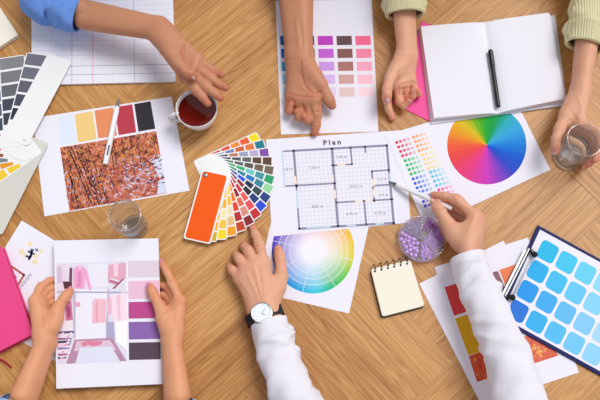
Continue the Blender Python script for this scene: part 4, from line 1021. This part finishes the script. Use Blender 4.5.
def person(label, arms, cx, sy, skin, nail, shirtm, hairm, hair='short', s=1.0, amp=1.0, cuff=None, trou=None, Y0=.80, seed=1, face=0):
    """arms: list of dicts with hand data, elbow and sleeve; sy = +1 far side, -1 near side of the table"""
    root = thing('person', (cx, sy*(Y0+.06), 0), label, 'person')
    f = Vector((0, -sy, 0)); nm = NM(); sh = NM(); SC = Vector((cx, sy*Y0, T+.30)); hw = .175*s
    rt = Vector((1, 0, 0))
    shoulders = [SC-rt*hw, SC+rt*hw]                 # left in the picture, right in the picture
    chest = [(SC-rt*hw*.75+Vector((0, 0, -.02)), SC+rt*hw*.75+Vector((0, 0, -.02)), .062*s, .062*s)]
    pel = Vector((cx, sy*(Y0+.10), .56))
    for o in (-.07, .07): chest.append((SC+rt*o*s+Vector((0, sy*.01, -.07)), pel+rt*o*s, .098*s, .115*s))
    hc = SC+f*.075+Vector((0, 0, .235*s))
    neck = [(SC+Vector((0, 0, .0)), hc+Vector((0, 0, -.05))-f*.015, .058*s, .052*s)]
    fd = (f+Vector((0, 0, -.55))).normalized(); fu = (Vector((0, 0, 1))-fd*fd.z).normalized(); fr = fd.cross(fu)
    hp = [(hc+fu*.03-fd*.012, hc+fu*.03+fd*.012, .080*s, .076*s), (hc-fu*.03+fd*.02, hc-fu*.075+fd*.055, .062*s, .034*s)]
    fc = [(hc+fu*.008+fd*.083, hc-fu*.028+fd*.103, .008, .012), (hc-fu*.028+fd*.09-fr*.008, hc-fu*.028+fd*.09+fr*.008, .010, .010), (hc-fu*.058+fd*.083-fr*.014, hc-fu*.058+fd*.083+fr*.014, .007, .007), (hc-fu*.067+fd*.080-fr*.011, hc-fu*.067+fd*.080+fr*.011, .007, .007)]
    for g in (-1, 1):
        fc.append((hc+fu*.020+fd*.074+fr*g*.018, hc+fu*.020+fd*.066+fr*g*.044, .009, .007))
        fc.append((hc+fr*g*.080-fu*.012+fu*.02, hc+fr*g*.077-fu*.03, .013, .009))
    armp = []
    for i, ar in enumerate(arms):
        W, E, side = hand_and_arm(nm, ar['hand']); el = Vector(ar['elbow']); so = shoulders[i]
        armp += [(lerp(E, W, .1), el, .021*s, .029*s), (el, so, .031*s, .046*s)]
        cuffp = J(ar['cuff'][0]); pts = [cuffp]+[J(p) for p in ar['cuff'][1:]]+[el, lerp(el, so, .5), so]
        rads = ar['rad']+[ar.get('rel', .052), .060, .068]
        V, Q = tube_np(pts, rads, 56, 26, cuff, amp, ar.get('flat', .92), True, seed+i); sh.add(V, Q)
    fl = Field(chest+neck+hp+armp, .006); F = fl.put(fl.new(), chest, .05); F = fl.put(F, neck+hp, .02); F = fl.put(F, armp, .02); F = fl.put(F, fc, .006)
    V, Q = nets(F, fl.lo, fl.h); V = smooth_v(V, Q, 1, .5); nm.add(V, Q, 0)
    for g in (-1, 1):
        m_ = MB(); m_.ball(hc+fu*.010+fd*.070+fr*g*.030, .0125, mi=0); nm.add([tuple(v) for v in m_.v], np.array(m_.f), 2)
        m_ = MB(); m_.ball(hc+fu*.010+fd*.077+fr*g*.030, .0065, mi=0); nm.add([tuple(v) for v in m_.v], np.array(m_.f), 3)
    nm.build('body', [skin, nail, mat('eye_white', (235, 235, 232), .2), mat('eye_dark', (50, 34, 26), .2)], root)
    inf = .012
    sp = [(a, b, ra+inf, rb+inf) for a, b, ra, rb in chest]+[(so+Vector((0, 0, 0)), lerp(so, SC, .4), .070*s, .064*s) for so in shoulders]+[(SC, SC+(hc-SC)*.28, .075*s, .066*s)]
    fl = Field(sp, .008); F = fl.put(fl.new(), sp, .04); V, Q = nets(F, fl.lo, fl.h); V = smooth_v(V, Q, 1); sh.add(V, Q)
    so_ = sh.build('shirt', [shirtm], root)
    hpz = [(hc+fu*.045-fd*.020, hc+fu*.045+fd*.006, .082*s, .078*s), (hc+fu*.03-fd*.03, hc-fu*.04-fd*.035, .080*s, .062*s)]
    if hair == 'long': hpz += [(hc-fd*.04+fr*g*.045-fu*.0, hc-fd*.055+fr*g*.05-fu*.16, .045, .03) for g in (-1, 1)]+[(hc-fd*.05, hc-fd*.07-fu*.17, .06, .04)]
    fl = Field(hpz, .006); F = fl.put(fl.new(), hpz, .02); V, Q = nets(F, fl.lo, fl.h); nh = NM(); nh.add(V, Q); nh.build('hair', [hairm], root)
    # trousers: seated, thighs under the table
    tp = [(pel+rt*-.07, pel+rt*.07, .128*s, .128*s)]
    for g in (-1, 1):
        hip = pel+rt*g*.09+Vector((0, 0, -.04)); kn = Vector((cx+g*.12, sy*(Y0-.33), .50)); ank = Vector((cx+g*.12, sy*(Y0-.30), .09))
        tp += [(hip, kn, .085*s, .062*s), (kn, ank, .060*s, .044*s)]
    fl = Field(tp, .010); F = fl.put(fl.new(), tp, .03); V, Q = nets(F, fl.lo, fl.h); nt_ = NM(); nt_.add(V, Q); nt_.build('trousers', [trou], root)
    for g in (-1, 1):
        an = Vector((cx+g*.12, sy*(Y0-.30), .045)); tp = [(an+f*-.04, an+f*.13+Vector((0, 0, -.010)), .040, .034), (an, an+Vector((0, 0, .05)), .042, .044)]
        fl = Field(tp, .006); F = fl.put(fl.new(), tp, .02); V, Q = nets(F, fl.lo, fl.h); V[:, 2] = np.maximum(V[:, 2], .0005); ns = NM(); ns.add(V, Q); ns.build('shoe', [mat('shoe_dark', (50, 46, 46), .5)], root)
    # the stool it sits on
    st_ = thing('stool', (cx, sy*(Y0+.12), 0), {1: 'wooden stool under the ', -1: 'wooden stool under the '}[sy]+label.split(',')[0].replace(' holding up the wardrobe photo sheet with both hands', '').replace(' and wristwatch', ''), 'stool')
    wm = mat('oak_leg', (176, 124, 76), .5); sc = Vector((cx, sy*(Y0+.12), 0))
    m_ = MB(); m_.lathe(sc, [(0, .385), (.17, .385), (.18, .395), (.175, .412), (0, .415)], 40); m_.build('seat', wm, st_, smooth=False)
    for q in range(4):
        t = PI/4+q*PI/2; m_ = MB(); m_.tube([sc+Vector((math.cos(t)*.17, math.sin(t)*.17, 0)), sc+Vector((math.cos(t)*.11, math.sin(t)*.11, .386))], .014, 10); m_.build('leg', wm, st_, smooth=False)
    return root

SK1 = skin_mat('skin_tan', (200, 140, 106), (192, 88, 70)); SK2 = skin_mat('skin_fair', (226, 170, 138), (216, 106, 92)); SK3 = skin_mat('skin_light', (224, 168, 136), (214, 106, 88)); SK4 = skin_mat('skin_warm', (224, 160, 120), (214, 104, 82))
NL = mat('nail_natural', (232, 178, 162), .3, coat=.2); NLP = mat('nail_pink', (226, 128, 160), .25, coat=.4)

# --- person in the blue shirt (far side, left)
blueR = dict(s=1.0, wrist=(158, 28.5, 92), fore=(86, 15, 70), rw=.0172, ww=.0080, re=.0225, fs=1.1,
    index=[(185, 77, 92), (196, 90, 92), (203, 97.5, 90), (208, 103.5, 87)], middle=[(191.5, 74, 98), (206, 87, 94), (214.5, 93.5, 92), (220.5, 98, 92)],
    ring=[(196, 67, 100), (211, 78.5, 93), (219.5, 84.5, 92), (225.5, 88, 95)], little=[(198, 58.5, 100), (209, 68, 94), (216, 72.5, 94), (222, 75.3, 98)],
    thumb=[(168, 46, 100), (177, 62, 116), (186, 71.5, 122), (193.5, 75, 120)], nails=('thumb',), dors={'thumb': (-.3, -1, .25)},
    relief=[([(183, 44), (182.5, 54), (185.5, 63), (190, 69)], 1.5, -2.6, .5), ([(178, 70), (184, 78), (190, 80.5)], 1.2, -1.5, .6), ([(199.5, 63), (198, 70), (193, 77), (188, 82)], 1.1, -1.3, .7), ([(172, 30), (177, 42)], 2.2, 1.2, 0)])
blueL = dict(s=1.06, wrist=(299, 53, 26), fore=(295.5, -12, 44), rw=.0180, ww=.0095, re=.026, fs=1.12,
    index=[(315, 99, 30), (316.5, 113, 23), (316.5, 124, 15), (315, 132.5, 10)], middle=[(307, 101, 24), (311, 116, 14), (307.5, 120, 24), (304, 116, 30)],
    ring=[(299, 100, 21), (301, 113, 12), (299, 117, 23), (297, 112, 30)], little=[(291, 96, 17), (289.5, 109, 10), (289.5, 111, 20), (290.5, 105.5, 25)],
    thumb=[(309, 70, 36), (320.5, 84, 38), (326, 95, 32), (332, 105.5, 24)],
    relief=[([(288, 93), (298, 96), (309, 97), (319, 97)], 1.0, -1.2, .8), ([(321, 92), (313, 93), (305, 86), (301, 74), (301, 62)], 1.2, -1.4, .7), ([(285, 61), (299, 59), (312, 56)], .9, -.8, .25),
            ([(296, 20), (299, 45)], 1.5, 1.0, 0), ([(301, 25), (303, 48)], 1.2, -1.0, .2), ([(322, 99), (319, 106), (318, 112)], 1.0, -1.5, .7), ([(312, 112), (320, 112)], .8, -1.0, .6), ([(312, 122.5), (320, 122.5)], .8, -.9, .6), ([(293, 100), (294, 108)], .9, -1.4, .8), ([(303, 104), (304, 110)], .9, -1.4, .8)])
bp_ = person('person in a rolled-up denim blue shirt, open palm over the tea cup, other hand pointing', [
    dict(hand=blueR, elbow=P(44, -12, .085), cuff=[(79.5, 15.5, 68), (66, 11.5, 69), (56, 5, 72)], rad=[.0370, .0365, .036], rel=.048, flat=.9),
    dict(hand=blueL, elbow=P(294, -72, .07), cuff=[(296, -10, 48), (295, -35, 56)], rad=[.040, .046], rel=.05)],
    -.24, 1, SK1, NL, cloth_mat('denim_blue', (132, 176, 240), (84, 128, 212), .5, 60, 500), mat('hair_brown', (60, 42, 30), .6), trou=mat('trouser_grey', (80, 84, 94), .9), amp=1.5, seed=11)
# --- person in the yellow sweater (far side, right)
yelL = dict(s=.90, wrist=(407, 53, 30), fore=(404, 5, 40), rw=.0175, ww=.0065, re=.021,
    index=[(389.5, 80, 32), (386.5, 97, 23), (388.5, 109, 15), (392.5, 118, 9)], middle=[(397, 85, 26), (399.5, 102, 12), (404, 106, 20), (409, 101.5, 29)],
    ring=[(404, 84, 22), (409, 99, 12), (412.5, 96, 22), (413, 90.5, 31)], little=[(411, 80, 19), (417, 93, 11), (418.5, 94, 18), (418, 90.5, 26)],
    fs=1.08, thumb=[(398.5, 66, 38), (390, 78, 48), (387.0, 89, 52), (387.5, 100, 49)], relief=[([(400, 70), (398, 84), (399, 95)], 1.3, -1.6, .5), ([(402, 84), (412, 82), (417, 84)], 1.0, -1.3, .7), ([(401, 89), (410, 88)], .9, -1.0, .5), ([(396, 55), (417, 57)], .9, -.9, .3)], nails=('thumb', 'middle', 'ring'), dors={'thumb': (-.1, 0, 1), 'middle': (.4, .1, 1), 'ring': (.4, .2, 1)})
def gp(ang, r, hh): t = math.radians(ang); return G+Vector((math.cos(t)*r, math.sin(t)*r, hh))
yelR = dict(s=.93, wrist=(580.5, 88, 48), fore=(587, 40, 52), rw=.0165, ww=.007, re=.0215,
    index=[gp(80, .052, .066), gp(33, .050, .072), gp(-2, .0445, .068), gp(-38, .0430, .060)], middle=[gp(84, .052, .054), gp(30, .050, .054), gp(-8, .0425, .050), gp(-48, .0410, .046)],
    ring=[gp(88, .052, .042), gp(30, .048, .040), gp(-20, .0405, .038), gp(-58, .0395, .034)], little=[gp(92, .052, .028), gp(34, .047, .025), gp(-8, .0400, .021), gp(-42, .0385, .018)],
    thumb=[(573, 101, 50), gp(128, .050, .060), gp(157, .0445, .062), gp(190, .0425, .056)], nails=('thumb',), dors={'thumb': (-.8, 0, .8)}, relief=[([(570, 110), (577, 120)], 1.2, -1.0, .4), ([(578, 96), (583, 112)], 1.6, .8, 0)])
knit = knit_mat('knit_yellow', (240, 234, 196), (206, 196, 144))
yc = lambda s_: .0035 if s_ < .045 else 0.0
person('person in a pale yellow knit sweater, one hand resting, the other gripping a glass', [
    dict(hand=yelL, elbow=P(402, -52, .07), cuff=[(405.5, 15, 44), (404, -8, 50)], rad=[.0395, .045], rel=.052, flat=.8),
    dict(hand=yelR, elbow=P(601, -26, .075), cuff=[(585, 46, 52), (590, 25, 56)], rad=[.0385, .046], rel=.052, flat=.85)],
    .44, 1, SK2, mat('nail_lilac', (204, 158, 172), .25, coat=.4), knit, mat('hair_dark', (38, 28, 24), .6), hair='long', s=.95, trou=mat('trouser_blue', (60, 76, 110), .9), amp=.9, cuff=yc, seed=21)
# --- person in the white shirt (near side, right)
wat = dict(s=1.02, wrist=(264, 311, 34), fore=(271.5, 334, 38), rw=.0180, ww=.0110, re=.0185, fs=1.03,
    index=[(264, 263, 30), (259.5, 245, 34), (255.5, 235, 19), (252.5, 227.5, 9)], middle=[(254.5, 264, 34), (248.5, 251, 38), (245, 247, 22), (243.5, 244, 9)],
    ring=[(246, 269.5, 32), (239.5, 259, 34), (237, 256, 20), (235.5, 253.5, 9)], little=[(239.5, 278.5, 26), (232.5, 270, 26), (230.5, 267.5, 15), (229, 265, 8)],
    thumb=[(273.5, 297, 28), (281.5, 277, 21), (280.5, 261, 14), (278, 249, 10)], nails=('index',),
    relief=[([(263, 266), (264, 285), (265, 300)], 1.3, 1.2, .15), ([(254.5, 269), (259, 285), (262, 300)], 1.3, 1.2, .15), ([(247, 274), (254, 288), (258, 300)], 1.3, 1.1, .15), ([(241, 282), (250, 294)], 1.2, .9, .1), ([(258.5, 268), (260, 282)], 1.4, -1.0, 0), ([(250.5, 272), (256, 286)], 1.4, -1.0, 0), ([(269, 270), (270, 284), (267, 296)], 1.0, .8, 0), ([(256, 246), (262, 244.5)], .8, -.9, .7), ([(253.5, 235), (258, 234)], .7, -.8, .5), ([(245.5, 252), (251, 250)], .8, -.8, .6), ([(236.5, 260), (242, 258)], .8, -.8, .6), ([(278, 262), (284, 262)], .8, -.9, .6), ([(279, 264.5), (284, 264.5)], .6, -.7, .5)])
penh = dict(s=1.05, wrist=(468, 246, 52), fore=(471, 264, 56), rw=.0175, ww=.0090, re=.0165,
    index=[(474, 216, 58), (457, 199.5, 56), (444, 196, 46), (433.5, 195, 37)], middle=[(477.5, 220, 50), (461, 208, 38), (451, 205.5, 25), (441, 204, 20)],
    ring=[(478, 227, 40), (466, 218, 22), (457, 214, 14), (449, 212, 11)], little=[(476, 235, 30), (468, 228, 14), (461, 223, 10), (455, 220, 9)],
    fs=1.06, relief=[([(463, 205), (470, 210)], 1.4, .8, .3), ([(474, 218), (468, 232)], 1.6, 1.0, .1), ([(479, 222), (474, 236)], 1.4, -.9, 0), ([(436, 209), (444, 208)], .8, -.9, .6), ([(452, 197), (456, 203)], .8, -.8, .6), ([(441, 193), (443, 199)], .8, -.8, .5), ([(449, 226), (456, 221)], 1.0, -1.0, .4)], thumb=[(458, 241, 50), (448, 224, 50), (441, 213, 52), (434.2, 203, 43)], nails=('thumb',), dors={'thumb': (-.3, -.2, 1)})
white = cloth_mat('shirt_white', (238, 236, 242), (226, 223, 232), .35, 40, 900)
person('person in a white shirt and wristwatch, holding a pen over the floor plan', [
    dict(hand=wat, elbow=P(309, 434, .05), cuff=[(268.5, 322, 36), (276.5, 350, 42), (290, 388, 48)], rad=[.0355, .0370, .0395], rel=.05, flat=.88),
    dict(hand=penh, elbow=P(527, 434, .11), cuff=[(466.5, 256, 54), (480.5, 294, 64), (505.5, 352, 82)], rad=[.0335, .0365, .0405], rel=.052, flat=.9)],
    .22, -1, SK3, NL, white, mat('hair_brown', (60, 42, 30), .6), trou=mat('trouser_navy', (44, 50, 72), .9), amp=.95, seed=8)
# --- person holding the sheet (near side, left)
hl = dict(s=.93, wrist=(46, 342, 38), fore=(25, 396, 46), rw=.0165, ww=.0075, re=.0225,
    index=[(35, 301, 36), (40.5, 287.5, 26), (49, 281, 15), (57, 279, 10.5)], middle=[(38, 303, 28), (44, 292, 18), (52, 288, 11), (60, 288, 10)],
    ring=[(41, 306, 21), (47, 298, 12), (53, 295, 10), (60, 295, 10)], little=[(44, 309, 14), (49, 304, 9), (54, 301.5, 9), (59.5, 301, 9)],
    thumb=[(53, 326, 42), (57.5, 309, 40), (63.5, 299, 36), (70, 290.5, 29)], nails=('thumb',), dors={'thumb': (-.1, .3, 1)}, relief=[([(60, 300), (66, 303)], .8, -.9, .5), ([(38, 303), (44, 312), (46, 330)], 1.6, .9, 0), ([(37, 290), (42, 293)], .8, -.9, .5), ([(52, 312), (57, 316)], 1.0, -1.1, .5), ([(48, 310), (52, 318)], 1.4, -1.0, .2)])
hr = dict(s=.93, wrist=(171.5, 341, 36), fore=(177, 396, 44), rw=.0165, ww=.0065, re=.0225,
    index=[(180.5, 302, 34), (172.5, 284, 32), (167, 272, 25), (161.5, 262.5, 18)], middle=[(177.5, 304, 26), (171.5, 291, 18), (164.5, 286, 11), (157, 285, 10)],
    ring=[(174.5, 307, 19), (169, 298, 12), (163, 295, 10), (156, 295, 10)], little=[(171.5, 311, 13), (167, 305, 9), (162, 303, 9), (156, 303, 9)],
    thumb=[(167, 327, 40), (161, 310, 39), (155, 297.5, 36), (150, 286.5, 29)], nails=('thumb', 'index'), dors={'thumb': (-.2, 0, 1), 'index': (.2, 0, 1)}, relief=[([(152, 298), (158, 295)], .8, -.9, .5), ([(182, 303), (184, 301)], 2.0, 1.4, .5), ([(178, 306), (175, 330)], 1.6, .9, 0), ([(169, 281), (175, 279)], .8, -.9, .5), ([(163, 313), (168, 310)], 1.0, -1.1, .4)])
person('person in a light blue top holding up the wardrobe photo sheet with both hands', [
    dict(hand=hl, elbow=P(4, 432, .06), cuff=[(19, 407, 48), (14, 416, 52)], rad=[.040, .042], rel=.048),
    dict(hand=hr, elbow=P(184, 436, .06), cuff=[(180, 412, 46), (181, 420, 50)], rad=[.038, .042], rel=.048)],
    -.42, -1, SK4, NLP, cloth_mat('top_lightblue', (176, 200, 236), (150, 178, 222), .3), mat('hair_dark', (38, 28, 24), .6), hair='long', s=.92, trou=mat('trouser_blue', (60, 76, 110), .9), amp=.8, seed=31, Y0=.78)

# ------------------------------------------------------------------ wristwatch
Wp = J((264.5, 316, 34)); El = J((282, 362, 44)); axw = (El-Wp).normalized(); sdw = Vector((1, 0, 0)); sdw = (sdw-axw*sdw.dot(axw)).normalized(); upw = sdw.cross(axw); upw = upw if upw.z > 0 else -upw
a = thing('wristwatch', Wp, 'round white-faced wristwatch on a black strap at the white cuff', 'wristwatch')
m = MB(); vs = []; fs = []; n = 48
for k in range(n):
    t = 2*PI*k/n; rx = .0352; rz = .0225
    for dr_, dl in ((0, -.0105), (.0022, -.0105), (.0022, .0105), (0, .0105)):
        vs.append(Wp+sdw*math.cos(t)*(rx+dr_)+upw*math.sin(t)*(rz+dr_)+axw*dl)
for k in range(n):
    for j in range(4): fs.append([k*4+j, ((k+1) % n)*4+j, ((k+1) % n)*4+(j+1) % 4, k*4+(j+1) % 4])
m.add(vs, fs); m.build('strap', mat('strap_black', (26, 26, 34), .6), a)
Rm = Matrix((sdw, axw, upw)).transposed()
def wl(p): return Wp+Rm @ Vector(p)
def wlathe(prof, seg=40):
    q = MB(); q.lathe((0, 0, 0), prof, seg); q.v = [wl((v.x-.004, v.y, v.z)) for v in q.v]; return q
z0 = .0235
m = wlathe([(0, z0), (.0195, z0), (.0205, z0+.002), (.0205, z0+.006), (.0195, z0+.0075), (.0182, z0+.0072), (.018, z0+.006)]); m.build('case', mat('case_silver', (205, 205, 210), .2, metal=1), a, smooth=True)
m = wlathe([(0, z0+.0062), (.0183, z0+.0062)]); dial = m.build('dial', mat('dial_white', (232, 240, 240), .4), a)
m = MB()
for an, L_, w in ((60, .008, .0012), (-35, .012, .0009)):
    t = math.radians(an); c0 = wl((-.004+math.cos(t)*L_*.45, math.sin(t)*L_*.45, z0+.0066)); m.box(c0, L_*.5, w*.5, .0002, 0, Rm @ Matrix.Rotation(t, 3, 'Z'))
m.build('watch_hands', mat('hands_grey', (150, 156, 164), .4), dial)
m = MB()
for k in range(12):
    t = 2*PI*k/12; m.box(wl((-.004+math.cos(t)*.0155, math.sin(t)*.0155, z0+.0064)), .0012, .0003, .00012, 0, Rm @ Matrix.Rotation(t, 3, 'Z'))
m.build('hour_marks', mat('hands_grey', (150, 156, 164), .4), dial)

# ------------------------------------------------------------------ light
w = bpy.data.worlds.new('world'); bpy.context.scene.world = w; w.use_nodes = True
bg = w.node_tree.nodes['Background']; bg.inputs[0].default_value = (.93, .95, 1.0, 1); bg.inputs[1].default_value = .56
sl = bpy.data.lights.new('daylight', 'SUN'); so = bpy.data.objects.new('daylight', sl); C.objects.link(so)
sl.energy = 2.45; sl.angle = math.radians(28); sl.color = (1, .985, .97)
sd_ = Vector((-.42, -.38, -1.0)); so.rotation_euler = sd_.to_track_quat('-Z', 'Y').to_euler(); so.location = (1.2, 1.2, 3)
sc = bpy.context.scene
sc.view_settings.view_transform = 'Standard'; sc.view_settings.look = 'None'; sc.view_settings.exposure = -.16; sc.view_settings.gamma = 1.0; sc.view_settings.use_curve_mapping = False
